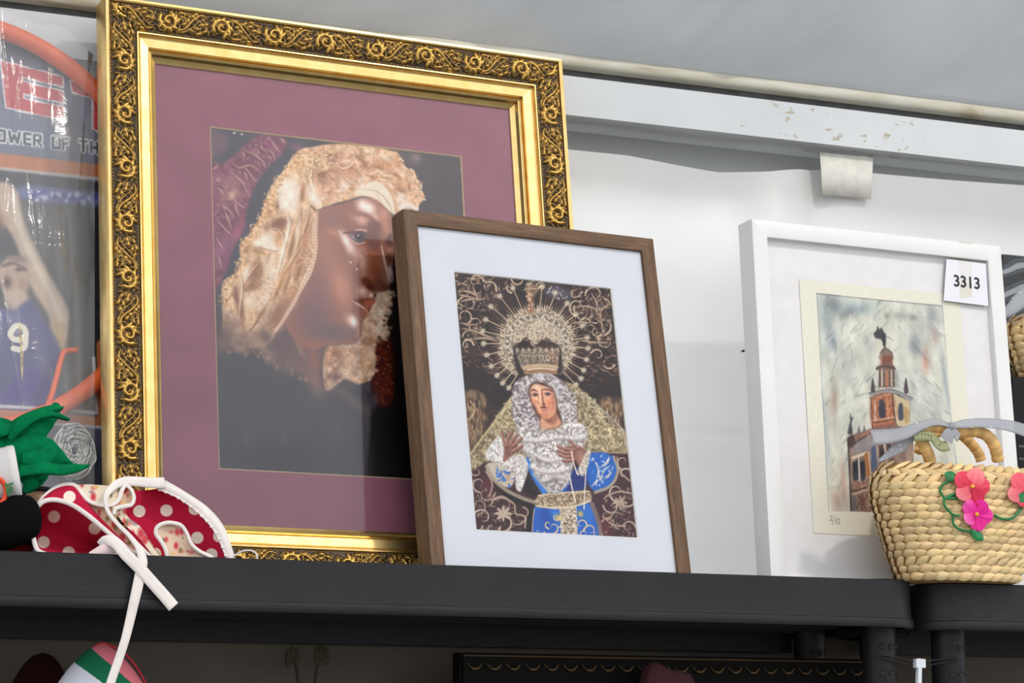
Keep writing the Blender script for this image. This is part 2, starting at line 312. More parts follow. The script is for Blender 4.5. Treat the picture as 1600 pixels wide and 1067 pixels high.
    c.tex([(690, 190), (735, 180), (752, 300), (745, 420), (690, 440), (672, 360), (682, 260)], (70, 16, 10), (120, 40, 22), 14, 6, .9)
    c.specks([(690, 200), (735, 190), (750, 300), (745, 425), (690, 435), (676, 350)], 60, 2.2, [(222, 150, 90), (190, 90, 50), (240, 190, 130)], .8, 7)
    c.fill([(660, 380), (700, 450), (800, 440), (830, 760), (672, 760), (668, 500)], (20, 9, 9), 8, .8)
    # ---- veil behind the chin
    c.use(480, 430, .1687)
    vb = [(700, 120), (780, 140), (800, 230), (780, 330), (740, 430), (770, 520), (740, 580), (650, 600), (640, 700), (640, 880), (600, 960), (480, 1010), (360, 960), (180, 1060), (160, 700), (300, 640), (440, 630), (500, 560), (510, 440), (580, 330), (640, 200)]
    c.tex(vb, (196, 152, 126), (240, 210, 182), 60, 7, con=2.4)
    for x, y, rx, ry, col, a in [(690, 200, 50, 50, (236, 206, 180), .8), (720, 340, 60, 50, (246, 222, 196), .8), (680, 500, 60, 60, (240, 216, 188), .9), (560, 470, 50, 60, (230, 196, 166), .7), (620, 620, 40, 60, (190, 138, 106), .6), (480, 760, 70, 140, (200, 158, 132), .7), (560, 850, 70, 50, (222, 180, 148), .7), (280, 740, 90, 80, (160, 110, 92), .8), (270, 940, 110, 70, (128, 98, 96), .8), (430, 900, 60, 80, (206, 166, 142), .6)]: c.blob(x, y, rx, ry, col, a)
    c.stroke([(245, 660), (200, 740), (170, 860)], 60, (206, 150, 120), 14, .7, True, 2); c.stroke([(330, 830), (240, 940), (190, 1040)], 20, (186, 144, 126), 8, .6)
    c.grain(vb, .2, 60, 8, 3); c.grain(vb, .1, 18, 8, 2)
    for i in range(40):
        q = crom([(640, 160), (780, 130), (800, 230), (770, 330), (730, 430), (770, 520), (740, 580), (660, 610), (640, 700), (650, 860), (600, 960)], 8); x, y = q[int(i/39*(len(q)-1))]; c.blob(x+rg.normal(0, 12), y+rg.normal(0, 12), 22, 18, [(236, 208, 180), (206, 166, 136), (60, 26, 16)][i % 3], .7, 0, 3)
    c.specks(vb, 110, 9, [(252, 232, 208), (182, 128, 98), (246, 218, 190)], .45, 8); c.specks([(720, 380), (740, 440), (700, 440)], 3, 9, [(60, 30, 20)], .8, 2); c.blob(780, 180, 10, 8, (40, 20, 14), .9)
    # ---- neck
    c.use(330, 380, .18744)
    c.fill([(480, 780), (700, 560), (960, 780), (960, 900), (930, 1040), (900, 1200), (780, 1080), (640, 1000), (520, 900)], (124, 102, 106), 16)
    c.blob(740, 860, 26, 110, (178, 138, 124), .75, -22); c.blob(860, 960, 50, 120, (162, 116, 104), .8, -5); c.blob(840, 780, 120, 60, (112, 90, 96), .7); c.blob(620, 760, 80, 140, (116, 100, 108), .8, 35); c.blob(870, 1120, 50, 90, (150, 112, 104), .7)
    # ---- face
    c.use(480, 300, .1687)
    face = [(110, 170), (300, 110), (450, 70), (560, 50), (680, 80), (760, 160), (800, 240), (830, 420), (810, 560), (800, 700), (770, 830), (770, 900), (700, 915), (640, 930), (625, 970), (640, 1010), (590, 1070), (572, 1110), (575, 1140), (530, 1190), (510, 1240), (510, 1320), (480, 1380), (420, 1410), (200, 1420), (60, 1460), (-80, 1400), (-200, 1180), (-60, 900), (20, 780), (70, 600), (95, 420), (100, 260)]
    c.fill(face, (148, 100, 88), 4)
    for x, y, rx, ry, col, a, g in [(180, 560, 130, 260, (164, 112, 98), .8, 0), (120, 900, 160, 260, (134, 98, 100), .8, 10), (60, 1150, 180, 180, (116, 90, 98), .85, 0), (250, 1300, 260, 90, (104, 88, 96), .85, 0), (330, 880, 110, 200, (192, 132, 110), .8, -15), (250, 370, 60, 40, (200, 140, 116), .6, 20),
        (220, 230, 140, 90, (140, 104, 106), .7, 0), (520, 120, 60, 60, (236, 210, 200), .9, 0), (580, 150, 70, 60, (246, 226, 214), .9, 20), (640, 230, 60, 40, (222, 178, 162), .7, 30), (740, 330, 50, 160, (190, 130, 106), .9, -15), (720, 200, 50, 60, (190, 138, 118), .8, 0),
        (460, 240, 70, 36, (176, 132, 122), .8, 15), (520, 260, 60, 50, (214, 164, 146), .8, 10), (370, 450, 40, 90, (244, 222, 214), .95, -28), (410, 520, 40, 50, (232, 200, 188), .8, 0), (520, 640, 50, 110, (214, 166, 146), .8, 0), (470, 560, 70, 70, (196, 152, 142), .6, 0), (640, 640, 70, 130, (146, 78, 52), .95, 0), (660, 760, 80, 90, (128, 62, 38), .9, 0), (600, 560, 40, 40, (160, 92, 70), .8, 0)]: c.blob(x, y, rx, ry, col, a, g)
    # brow, eye, nose
    c.stroke([(430, 215), (500, 200), (570, 220), (640, 270), (690, 305)], 40, (140, 98, 92), 14, .85, True, 2)
    c.fill([(590, 270), (690, 300), (670, 400), (690, 480), (640, 540), (570, 500), (560, 400)], (122, 84, 82), 14, .85)
    c.stroke([(290, 270), (360, 310), (420, 340), (540, 330)], 34, (138, 98, 98), 14, .6); c.stroke([(460, 350), (510, 345), (555, 360)], 16, (206, 160, 146), 5, .9)
    c.stroke([(320, 385), (380, 375), (470, 372), (560, 385), (600, 400)], 22, (98, 70, 76), 7, .9, True, 2)
    c.fill([(395, 400), (450, 385), (540, 390), (560, 430), (500, 470), (450, 460)], (96, 80, 90), 6, .95); c.blob(430, 415, 30, 16, (168, 152, 158), .8, 35); c.blob(495, 415, 34, 34, (58, 48, 58), .9); c.blob(482, 402, 7, 7, (250, 240, 240), 1)
    c.stroke([(385, 415), (430, 450), (480, 478), (540, 465)], 10, (214, 178, 168), 4, .8); c.stroke([(300, 360), (330, 390)], 12, (240, 206, 196), 5, .7)
    c.fill([(730, 440), (790, 380), (800, 500), (740, 490)], (110, 72, 72), 8, .9); c.fill([(730, 580), (790, 560), (800, 640), (760, 670)], (112, 60, 44), 10, .9); c.blob(770, 540, 25, 30, (186, 130, 108), .7)
    c.stroke([(688, 470), (705, 560), (730, 680), (760, 800), (772, 850)], 20, (206, 162, 140), 6, .85, True, 2); c.stroke([(700, 500), (722, 600), (748, 720)], 9, (240, 206, 186), 4, .7)
    c.fill([(750, 700), (800, 720), (810, 800), (780, 850)], (206, 180, 166), 8, .8)
    c.fill([(515, 800), (580, 780), (680, 800), (770, 880), (720, 915), (640, 925), (570, 900), (520, 850)], (104, 52, 40), 10, .95); c.blob(600, 790, 50, 26, (158, 94, 70), .7, 10); c.blob(590, 880, 40, 26, (70, 30, 24), .8, 20); c.blob(740, 890, 40, 16, (80, 38, 26), .8)
    c.blob(520, 920, 50, 50, (222, 180, 164), .8, 30); c.blob(600, 955, 20, 22, (240, 196, 170), .9)
    # mouth, chin
    c.fill([(430, 1000), (520, 985), (600, 985), (640, 1005), (580, 1070), (550, 1060), (500, 1030)], (122, 66, 60), 6, .95); c.fill([(540, 1010), (630, 1000), (585, 1065), (550, 1060)], (176, 92, 70), 8, .8)
    c.stroke([(425, 1005), (480, 1040), (530, 1075), (560, 1100)], 12, (236, 200, 184), 4, .95, True, 2); c.fill([(430, 1060), (520, 1080), (575, 1120), (560, 1150), (480, 1140), (420, 1110)], (150, 92, 84), 12, .8); c.stroke([(545, 1090), (572, 1120), (560, 1150)], 16, (206, 120, 96), 6, .8)
    c.blob(420, 1190, 60, 50, (224, 180, 164), .9, 30); c.blob(440, 1200, 28, 48, (252, 228, 220), .95, -12); c.blob(480, 1300, 24, 80, (182, 130, 118), .8, 8)
    for x, y in [(415, 640), (518, 580), (472, 700)]:
        c.blob(x+4, y-12, 11, 24, (120, 82, 74), .7, 15); c.blob(x-2, y+4, 12, 16, (176, 136, 124), .9); c.blob(x-5, y+12, 7, 7, (255, 240, 220), 1)
    b, m = c.mask(face, 6); v_ = c.im[b[2]:b[3], b[0]:b[1]]; v_ *= 1+.15*m[..., None]; l_ = v_.mean(2, keepdims=True); v_ += (l_-v_)*.14*m[..., None]; c.im = np.clip(c.im, 0, 1)
    # ---- veil, crown part
    c.use(480, 220, .125)
    top = [(-260, 330), (-100, 120), (100, 70), (300, 40), (600, 40), (900, 80), (1120, 150), (1200, 260), (1260, 350), (1350, 380), (1400, 500), (1420, 600), (1480, 700), (1420, 780), (1380, 860), (1200, 860), (1100, 920), (1040, 880), (960, 800), (860, 740), (700, 690), (560, 730), (400, 770), (200, 830), (120, 800), (0, 700), (-300, 500)]
    c.tex(top, (206, 158, 124), (240, 204, 172), 70, 8, con=2.2)
    for x, y, rx, ry, col, a, g in [(960, 300, 130, 60, (200, 144, 106), .8, 15), (1130, 240, 80, 90, (208, 150, 112), .8, 0), (1250, 450, 110, 70, (216, 164, 122), .8, 30), (1180, 560, 120, 60, (206, 150, 112), .7, 20), (1330, 690, 60, 70, (220, 172, 134), .7, 0), (1200, 710, 90, 90, (238, 216, 202), .9, 20), (1050, 190, 60, 50, (236, 206, 170), .8, 0), (750, 120, 50, 30, (252, 240, 222), .9, 0), (420, 200, 170, 70, (200, 152, 128), .7, 10), (680, 230, 60, 40, (160, 112, 98), .6, 0), (270, 240, 120, 50, (150, 112, 112), .6, -20),
        (180, 440, 110, 80, (178, 132, 116), .85, 0), (350, 380, 90, 80, (190, 142, 118), .8, 0), (300, 520, 140, 50, (206, 160, 134), .7, 0), (600, 390, 90, 90, (204, 154, 128), .8, 20), (820, 400, 70, 50, (206, 156, 128), .7, 0), (480, 560, 70, 60, (238, 212, 198), .8, 0), (690, 500, 60, 60, (236, 216, 204), .8, 0), (250, 680, 150, 60, (214, 172, 150), .7, -20)]: c.blob(x, y, rx, ry, col, a, g)
    for x, y, rx, ry, g in [(220, 400, 90, 40, -30), (420, 300, 60, 26, 30), (560, 330, 40, 60, 20), (730, 300, 30, 60, 0), (900, 330, 90, 24, 14), (1110, 420, 60, 24, 30), (1180, 620, 70, 30, 20), (820, 450, 50, 20, 0), (300, 640, 80, 20, -15), (560, 600, 40, 20, 0), (1280, 560, 30, 60, 0), (300, 180, 100, 24, -10), (640, 190, 80, 24, 0)]: c.blob(x, y, rx, ry, (150, 100, 78), .6, g)
    for x, y, rx, ry, g in [(500, 250, 60, 14, -20), (640, 300, 16, 60, -15), (470, 560, 60, 40, 0), (700, 560, 70, 30, 0), (980, 200, 70, 40, 20), (1210, 420, 40, 30, 0), (1330, 470, 24, 50, 0), (1180, 740, 50, 70, 0), (420, 620, 90, 16, -14), (200, 720, 70, 14, -20), (1060, 560, 16, 50, -30)]: c.blob(x, y, rx, ry, (254, 240, 224), .7, g)
    c.grain(top, .13, 60, 8, 3); c.grain(top, .08, 18, 8, 2)
    # band of pale folds over the brow
    c.fill([(720, 560), (860, 500), (960, 550), (1050, 660), (1110, 860), (1090, 910), (1000, 840), (900, 740), (760, 690), (640, 680), (600, 640)], (240, 226, 206), 8)
    for p, w, col in [([(700, 610), (850, 620), (960, 690), (1040, 800), (1080, 900)], 14, (176, 146, 120)), ([(650, 700), (780, 700), (900, 770), (1000, 850), (1050, 920)], 16, (170, 128, 104)), ([(850, 640), (900, 700), (960, 800)], 10, (196, 172, 148)), ([(860, 490), (960, 540), (1050, 640), (1100, 760)], 12, (194, 158, 130)), ([(880, 470), (980, 500), (1060, 570)], 26, (240, 222, 200))]: c.stroke(p, w, col, 6, .8, True, 2)
    # ruffle edges
    for p in [[(110, 330), (200, 310), (280, 280), (380, 280), (440, 340), (540, 320), (610, 260), (650, 350), (690, 440), (660, 520)], [(750, 350), (770, 410), (850, 400), (900, 370), (960, 430), (1060, 440), (1040, 500), (1150, 530)], [(270, 380), (320, 430), (365, 470)], [(430, 380), (500, 470), (560, 520), (640, 540)], [(830, 180), (810, 260), (780, 320)], [(1040, 260), (1090, 330), (1180, 430), (1210, 470), (1250, 420)], [(900, 460), (930, 480), (1010, 490)]]:
        c.stroke(p, 20, (248, 222, 200), 6, .8, True, 2); c.stroke([(x+4, y+22) for x, y in p], 18, (180, 130, 106), 9, .35)
    c.specks([(100, 90), (600, 50), (1100, 150), (1080, 230), (600, 230), (120, 260), (-60, 200)], 170, 9, [(252, 226, 196), (244, 206, 168), (170, 118, 92), (228, 186, 150)], .65, 21, 34)
    c.specks([(1120, 160), (1260, 350), (1380, 420), (1480, 700), (1400, 770), (1280, 640), (1180, 420), (1060, 260)], 120, 11, [(250, 216, 180), (232, 182, 140), (184, 126, 90), (254, 232, 206)], .7, 22, 26)
    for i in range(26):
        t = i/25.; q = crom([(1120, 140), (1210, 270), (1260, 350), (1340, 380), (1370, 480), (1420, 520), (1420, 610), (1470, 700), (1430, 775)], 12); x, y = q[int(t*(len(q)-1))]; c.blob(x+rg.normal(0, 8), y+rg.normal(0, 8), 20, 17, [(246, 212, 174), (226, 178, 136), (252, 230, 200)][i % 3], .9, 0, 4)
    c.stroke([(1180, 830), (1280, 800), (1380, 850)], 60, (246, 232, 224), 10, .9)
    # ---- veil, long left fall
    c.use(330, 200, .18744)
    fall = [(740, 230), (860, 200), (1000, 330), (860, 380), (900, 520), (930, 660), (890, 690), (885, 850), (885, 1060), (820, 1240), (730, 1400), (640, 1560), (560, 1680), (500, 1790), (380, 1830), (260, 1830), (120, 1780), (100, 1600), (100, 1300), (180, 1230), (250, 1150), (250, 980), (340, 860), (420, 730), (470, 560), (540, 440), (640, 330)]
    c.tex(fall, (214, 170, 134), (240, 208, 176), 60, 6, con=2.)
    for x, y, rx, ry, col, a, g in [(650, 540, 85, 110, (250, 238, 226), .95, 0), (620, 640, 60, 60, (246, 230, 214), .8, 0), (670, 740, 40, 100, (240, 216, 190), .8, 15), (800, 380, 40, 80, (240, 206, 166), .8, 0), (770, 520, 30, 60, (190, 140, 106), .8, 10), (860, 570, 40, 70, (244, 226, 210), .9, -25), (560, 800, 70, 46, (160, 114, 100), .9, -10), (540, 660, 24, 50, (200, 156, 116), .8, 0), (470, 940, 60, 70, (252, 242, 228), .9, 0), (530, 1000, 40, 30, (250, 238, 224), .8, 0), (570, 900, 30, 60, (216, 164, 118), .8, -15), (610, 1020, 28, 120, (250, 232, 212), .8, 14), (420, 1040, 60, 14, (190, 144, 106), .8, 12),
        (700, 940, 40, 150, (222, 176, 138), .8, 12), (790, 960, 34, 150, (200, 150, 120), .8, 14), (860, 900, 24, 160, (228, 190, 164), .8, 8), (380, 1200, 60, 110, (182, 138, 114), .95, 20), (360, 1310, 80, 40, (176, 130, 110), .8, -10), (290, 1250, 40, 100, (236, 208, 186), .8, 20), (470, 1160, 30, 70, (236, 206, 180), .7, 0), (480, 1330, 60, 160, (232, 200, 176), .8, 25), (340, 1420, 70, 60, (226, 196, 174), .8, 0), (620, 1240, 40, 120, (214, 168, 128), .8, 25), (740, 1180, 40, 90, (182, 134, 110), .85, 20), (790, 1230, 24, 110, (232, 202, 182), .8, 25), (660, 1390, 60, 50, (196, 148, 116), .85, -10), (670, 1440, 34, 24, (170, 124, 104), .8, -40), (690, 1470, 24, 70, (216, 184, 166), .8, 32), (560, 1540, 60, 110, (150, 114, 106), .9, 32), (600, 1640, 26, 90, (176, 138, 124), .8, 28), (440, 1640, 40, 140, (196, 158, 138), .7, 35), (220, 1400, 22, 80, (140, 108, 104), .9, 0), (250, 1530, 26, 80, (160, 118, 106), .9, 0), (145, 1490, 34, 90, (204, 172, 158), .8, 0), (200, 1640, 70, 70, (152, 122, 116), .9, 0), (290, 1720, 60, 60, (166, 132, 120), .8, 0), (440, 1730, 70, 60, (146, 114, 110), .9, 0), (130, 1740, 40, 90, (130, 110, 112), .9, 0)]: c.blob(x, y, rx, ry, col, a, g)
    for p, w, col, a in [([(860, 430), (880, 560), (930, 650)], 14, (250, 228, 206), .8), ([(830, 640), (880, 690), (895, 720)], 16, (90, 60, 56), .7), ([(640, 740), (650, 860), (600, 1060), (560, 1200)], 20, (250, 234, 216), .8), ([(740, 680), (760, 800), (720, 960), (700, 1060)], 12, (250, 232, 212), .7), ([(820, 640), (800, 760), (760, 880)], 12, (246, 222, 198), .7), ([(885, 820), (885, 1000), (840, 1200), (760, 1340), (640, 1560), (500, 1760)], 20, (240, 210, 190), .7), ([(700, 1060), (690, 1180), (620, 1320), (540, 1500)], 12, (244, 214, 186), .6), ([(640, 1340), (700, 1330), (740, 1360)], 12, (140, 104, 92), .7), ([(560, 1560), (600, 1590), (630, 1600)], 10, (140, 108, 100), .6), ([(240, 1260), (230, 1400), (250, 1480), (240, 1600)], 16, (196, 152, 140), .7), ([(410, 1580), (370, 1640), (300, 1720)], 16, (150, 112, 98), .7)]: c.stroke(p, w, col, 5, a, True, 2)
    for x, y, rx, ry, g in [(590, 770, 50, 26, -10), (470, 830, 30, 40, 20), (560, 640, 16, 60, 5), (390, 1180, 46, 90, 20), (330, 1330, 60, 26, -25), (300, 1010, 26, 60, 10), (760, 560, 20, 70, 10), (740, 760, 14, 110, 12), (680, 980, 16, 130, 14), (800, 800, 14, 130, 10), (640, 1290, 16, 120, 24), (560, 1360, 12, 120, 24), (720, 1250, 22, 70, 20), (210, 1380, 22, 110, -4), (270, 1560, 18, 90, 0), (430, 1540, 16, 110, 32), (560, 1560, 40, 90, 34), (820, 460, 14, 80, -10), (430, 1000, 60, 12, 10), (480, 1090, 16, 60, 20)]: c.blob(x, y, rx, ry, (138, 94, 76), .62, g)
    for x, y, rx, ry, g in [(660, 500, 60, 60, 0), (610, 600, 46, 40, 0), (690, 640, 30, 60, 10), (640, 900, 18, 120, 12), (470, 950, 50, 40, -10), (390, 960, 26, 40, 40), (540, 1010, 36, 16, 10), (590, 1130, 20, 100, 16), (500, 1250, 30, 90, 22), (300, 1200, 20, 70, 20), (460, 1420, 20, 80, 30), (330, 1440, 34, 34, 0), (870, 600, 18, 60, -20), (850, 860, 12, 120, 6), (150, 1440, 20, 50, 0), (720, 860, 12, 100, 12), (800, 1230, 12, 80, 24)]: c.blob(x, y, rx, ry, (255, 244, 230), .7, g)
    c.grain(fall, .15, 46, 6, 3, 1.6); c.grain(fall, .09, 12, 6, 2)
    for pts, cl, a in [([(380, 980), (420, 910), (480, 868), (520, 930), (552, 1014), (470, 1010)], (250, 232, 212), .5), ([(560, 480), (640, 430), (720, 430), (750, 520), (730, 640), (640, 700), (570, 620)], (252, 240, 228), .6), ([(500, 810), (560, 770), (620, 760), (625, 830), (560, 850), (510, 840)], (140, 98, 86), .7), ([(330, 1210), (390, 1130), (440, 1170), (455, 1290), (400, 1340), (290, 1370), (255, 1320)], (176, 132, 110), .45), ([(600, 1180), (660, 1060), (730, 1000), (720, 1110), (640, 1220), (570, 1330)], (206, 158, 118), .6), ([(740, 900), (800, 760), (830, 700), (850, 860), (790, 1060), (720, 1180), (690, 1150)], (196, 146, 116), .55), ([(560, 1490), (640, 1340), (720, 1320), (700, 1420), (620, 1560), (540, 1660), (500, 1640)], (176, 130, 108), .6), ([(640, 1330), (720, 1340), (700, 1440), (640, 1420)], (222, 176, 140), .7), ([(280, 1420), (380, 1360), (480, 1300), (460, 1420), (380, 1520), (300, 1560)], (240, 214, 190), .55), ([(800, 480), (850, 450), (900, 560), (930, 650), (870, 640), (810, 580)], (250, 236, 222), .7), ([(440, 1120), (500, 1060), (560, 1060), (540, 1160), (470, 1250)], (246, 228, 208), .6)]: c.fill(pts, cl, 12, a*.85)
    for pts in [[(500, 842), (560, 838), (600, 890), (602, 950)], [(640, 700), (655, 800), (620, 960), (575, 1130), (545, 1260)], [(745, 640), (742, 800), (720, 960), (660, 1120)], [(815, 640), (800, 780), (740, 930)], [(430, 1000), (520, 1020), (560, 1010)], [(860, 220), (848, 330), (838, 430), (870, 520)], [(255, 1320), (330, 1210), (400, 1120)], [(610, 1200), (700, 1060), (735, 990)], [(240, 1200), (262, 1330), (246, 1480), (240, 1600)]]:
        c.stroke(pts, 12, (252, 236, 216), 5, .6, True, 2); c.stroke([(x+16, y+6) for x, y in pts], 15, (140, 98, 80), 7, .4, True, 2)
    q = crom([(895, 700), (888, 860), (884, 1040), (820, 1230), (730, 1400), (640, 1560), (560, 1680)], 14)
    for i, (x, y) in enumerate(q): c.blob(x-8, y, 15, 12, [(244, 220, 200), (206, 164, 140)][i % 2], .8, 0, 3); c.blob(x-46+rg.normal(0, 8), y, 9, 9, (170, 126, 104), .5)
    c.use(330, 380, .18744)
    for x, y, rx, ry in [(100, 800, 120, 110), (250, 860, 110, 70), (60, 620, 50, 200), (480, 790, 60, 60)]: c.blob(x, y, rx, ry, (112, 98, 102), .75)
    c.use(330, 200, .18744)
    ed = [(840, 200), (740, 240), (640, 340), (560, 430), (500, 540), (470, 640), (410, 740), (350, 850), (270, 960), (260, 1100), (190, 1240), (130, 1320), (120, 1420), (140, 1500)]
    q = crom(ed, 16)
    for i, (x, y) in enumerate(q):
        for k in range(2): c.blob(x+rg.normal(14, 22), y+rg.normal(0, 10), rg.uniform(7, 15), rg.uniform(6, 11), [(252, 220, 178), (226, 178, 128), (186, 134, 96), (244, 206, 160)][rg.integers(4)], .85, rg.uniform(0, 180), 3)
    c.specks([(700, 230), (1000, 170), (1060, 300), (880, 330), (830, 450), (760, 440), (680, 380)], 130, 10, [(250, 218, 176), (232, 186, 136), (178, 126, 92), (252, 232, 204)], .75, 33, 30)
    c.specks([(720, 1040), (830, 1040), (800, 1200), (720, 1260)], 60, 6, [(150, 110, 94)], .6, 34); c.specks([(440, 1200), (560, 1180), (520, 1480), (380, 1620), (330, 1560)], 110, 9, [(190, 146, 122), (246, 222, 200)], .5, 35)
    # ---- cloth at the shoulder, dim
    c.use(330, 380, .18744)
    c.stroke([(100, 850), (280, 830), (400, 830), (470, 930), (600, 1020), (760, 1070), (900, 1240)], 120, (156, 126, 118), 48, .5); c.stroke([(390, 810), (430, 870), (520, 950)], 50, (180, 146, 130), 30, .6)
    c.blob(260, 890, 60, 26, (196, 160, 140), .7, 20); c.fill([(60, 960), (330, 940), (520, 1080), (760, 1200), (900, 1330), (900, 1500), (60, 1500)], (96, 94, 102), 40, .8)
    c.specks([(120, 840), (400, 810), (560, 980), (800, 1070), (880, 1180), (600, 1080), (400, 960), (150, 920)], 70, 14, [(190, 154, 136), (136, 110, 106)], .4, 36)
    c.use(480, 430, .1687); c.stroke([(140, 1030), (200, 1050), (300, 1060), (420, 1150), (560, 1260)], 70, (150, 120, 112), 40, .4); c.blob(620, 1180, 60, 130, (104, 104, 116), .7, 10)
    # faint mottling of the paper print
    c.im *= (1+(c.noise(3, 2)-.5)*.05)[..., None]
    # the colours above were read through the pane: take its pale veil off again (not where the wooden frame is mirrored)
    yy, xx = np.mgrid[0:c.h, 0:c.w]; b, m = c.use(0, 0, 1).mask([(581, 392), (760, 410), (760, 900), (597, 900), (584, 600)], 10, False)
    keep = np.zeros((c.h, c.w)); keep[b[2]:b[3], b[0]:b[1]] = m
    v = HAZE_TOP+(HAZE_BOTTOM-HAZE_TOP)*yy/c.h
    lin = np.clip(c.im, 0, 1)**2.2-(v*(1-keep))[..., None]*np.array([.97, .98, 1.06])
    c.im = np.clip(lin/.88, .002, 1)**(1/2.2)
    return c
STATUE = [WOOD.loc(710.7, 425.2, -.5), WOOD.loc(954.4, 451.8, -.5), WOOD.loc(743.6, 826.6, -.5)]
def paint_statue():
    """photograph in the wooden frame: a crowned statue with a star halo"""
    a0, b0 = STATUE[0]; loc = lambda x, y: (lambda q: (q[0]-a0, b0-q[1]))(WOOD.loc(x, y, -.5))
    c = Canvas(STATUE[1][0]-a0, b0-STATUE[2][1], 16, loc, (40, 27, 28), 5); rg = np.random.default_rng(9)
    A = lambda: c.use(690, 400, .225); B = lambda: c.use(690, 600, .2437); F = lambda: c.use(800, 570, .09372)
    A(); n = np.clip((c.noise(26, 3)-.5)*2.4+.5, 0, 1)[..., None]; c.im = C((30, 19, 21))*(1-n)+C((60, 42, 42))*n
    gold = [(176, 148, 124), (140, 112, 92), (198, 172, 148), (120, 92, 76)]
    # embroidered scrolls of the ground
    for x, y, r, g, t in [(330, 140, 70, 200, 1), (240, 180, 60, 0, -1), (190, 340, 80, 180, 1), (160, 420, 60, 40, -1), (250, 470, 70, 90, 1), (150, 250, 60, 270, 1), (330, 220, 60, 20, -1), (1070, 270, 70, 180, 1), (1120, 340, 60, 0, -1), (1010, 380, 90, 200, -1), (950, 350, 70, 100, 1), (1060, 430, 60, 300, 1), (1130, 480, 70, 90, -1), (1080, 520, 50, 0, 1), (1010, 470, 50, 180, 1), (1150, 590, 60, 200, -1), (930, 250, 50, 0, 1), (540, 160, 50, 180, -1), (650, 190, 50, 0, 1), (700, 215, 40, 180, 1), (490, 215, 40, 90, 1), (210, 560, 60, 180, 1), (180, 620, 50, 0, -1), (110, 200, 50, 100, 1), (1160, 740, 50, 20, 1), (1090, 690, 50, 200, 1)]:
        c.curl(x+5, y+6, r, g, t, 20, (26, 15, 16), .8); c.curl(x, y, r, g, t, 16, gold[int(rg.integers(3))], .95); c.curl(x-3, y-3, r*.95, g, t, 6, (222, 198, 172), .6)
    for p in [[(100, 270), (180, 280), (260, 300), (330, 290)], [(110, 240), (200, 250), (270, 300)], [(130, 320), (200, 300), (280, 305)], [(130, 500), (230, 520), (330, 560), (380, 570)], [(210, 580), (300, 570), (400, 590)], [(880, 390), (960, 350), (1060, 360), (1090, 400), (1120, 480), (1120, 580)], [(900, 470), (1000, 460), (1080, 500)], [(950, 580), (1060, 600), (1190, 600)], [(1090, 330), (1110, 400), (1105, 470)], [(160, 150), (240, 160), (330, 130)], [(220, 200), (240, 260), (270, 300)], [(130, 460), (200, 480), (260, 470)], [(1040, 250), (1080, 320), (1090, 400)], [(1180, 330), (1130, 360), (1100, 400)]]:
        c.stroke(p, 22, (24, 14, 15), 3, .7, True, 2); c.stroke(p, 16, (168, 140, 118), 2, .95, True, 2); c.stroke([(x, y-4) for x, y in p], 5, (216, 192, 168), 1, .7, True, 2)
    c.specks([(95, 120), (480, 160), (420, 240), (300, 420), (260, 600), (140, 620)], 70, 12, gold, .7, 4, 34); c.specks([(95, 120), (500, 150), (430, 300), (260, 640), (140, 640)], 120, 9, [(120, 94, 80), (86, 62, 54), (160, 134, 112), (20, 12, 12)], .8, 44, 40); c.specks([(860, 210), (1170, 230), (1215, 640), (960, 640)], 130, 9, [(120, 94, 80), (86, 62, 54), (160, 134, 112), (20, 12, 12)], .8, 45, 40); c.specks([(900, 200), (1170, 240), (1210, 620), (1010, 620), (900, 400)], 70, 12, gold, .7, 6, 34)
    c.fill([(720, 230), (820, 210), (900, 270), (900, 310), (820, 290), (740, 280)], (78, 78, 98), 14, .8); c.specks([(720, 220), (830, 210), (910, 290), (800, 300)], 20, 10, [(150, 146, 160), (206, 192, 180)], .7, 8, 26)
    # ground further down: rows of dim tassels
    c.specks([(140, 640), (330, 640), (440, 900), (420, 1000), (170, 1000)], 110, 12, [(110, 84, 74), (78, 54, 50), (140, 110, 94), (52, 34, 34)], .75, 11, 44, 8); c.specks([(1010, 620), (1220, 620), (1250, 1000), (960, 960)], 130, 12, [(120, 92, 80), (84, 60, 54), (150, 120, 102), (52, 34, 34)], .75, 12, 44, 8)
    c.fill([(140, 780), (300, 800), (430, 870), (520, 900), (470, 1000), (300, 1030), (180, 940)], (32, 23, 27), 20, .8); c.fill([(1040, 880), (1240, 850), (1250, 990), (1080, 1000), (960, 930)], (40, 28, 30), 20, .8)
    B()
    for x0, x1, y0, y1 in [(150, 290, 60, 420), (1030, 1170, 90, 330)]:
        c.tex([(x0, y0), (x1, y0+20), (x1, y1-160), (x0+60, y1), (x0, y1)], (58, 40, 34), (150, 120, 90), 16, 8, .85, asp=3, con=2.6)
        for i in range(46): x, y = rg.uniform(x0, x1), rg.uniform(y0+20, y1-60); c.stroke([(x, y), (x+rg.normal(0, 8), y+36)], 9, [(196, 164, 128), (90, 62, 48), (150, 116, 86)][i % 3], 2, .7, True, 2)
    c.stroke([(190, 110), (220, 160), (180, 230)], 14, (190, 158, 120), 3, .8); c.blob(1070, 130, 36, 26, (196, 158, 116), .8); c.blob(1130, 140, 26, 24, (180, 144, 108), .8); c.blob(1070, 140, 14, 12, (70, 44, 34), .8)
    # halo: spikes, ring, filigree
    A(); cx, cy = 668, 610
    for i in range(96):
        t = i/96*2*math.pi; ca, sa = math.cos(t), math.sin(t)
        if sa > .78: continue
        r1 = 300+26*(i % 2)+rg.normal(0, 8)
        c.stroke([(cx+205*ca, cy+205*sa), (cx+r1*ca, cy+r1*sa*.98)], 13, [(206, 186, 160), (172, 148, 122), (228, 212, 188), (150, 122, 96)][i % 4], 2, .9, True, 1)
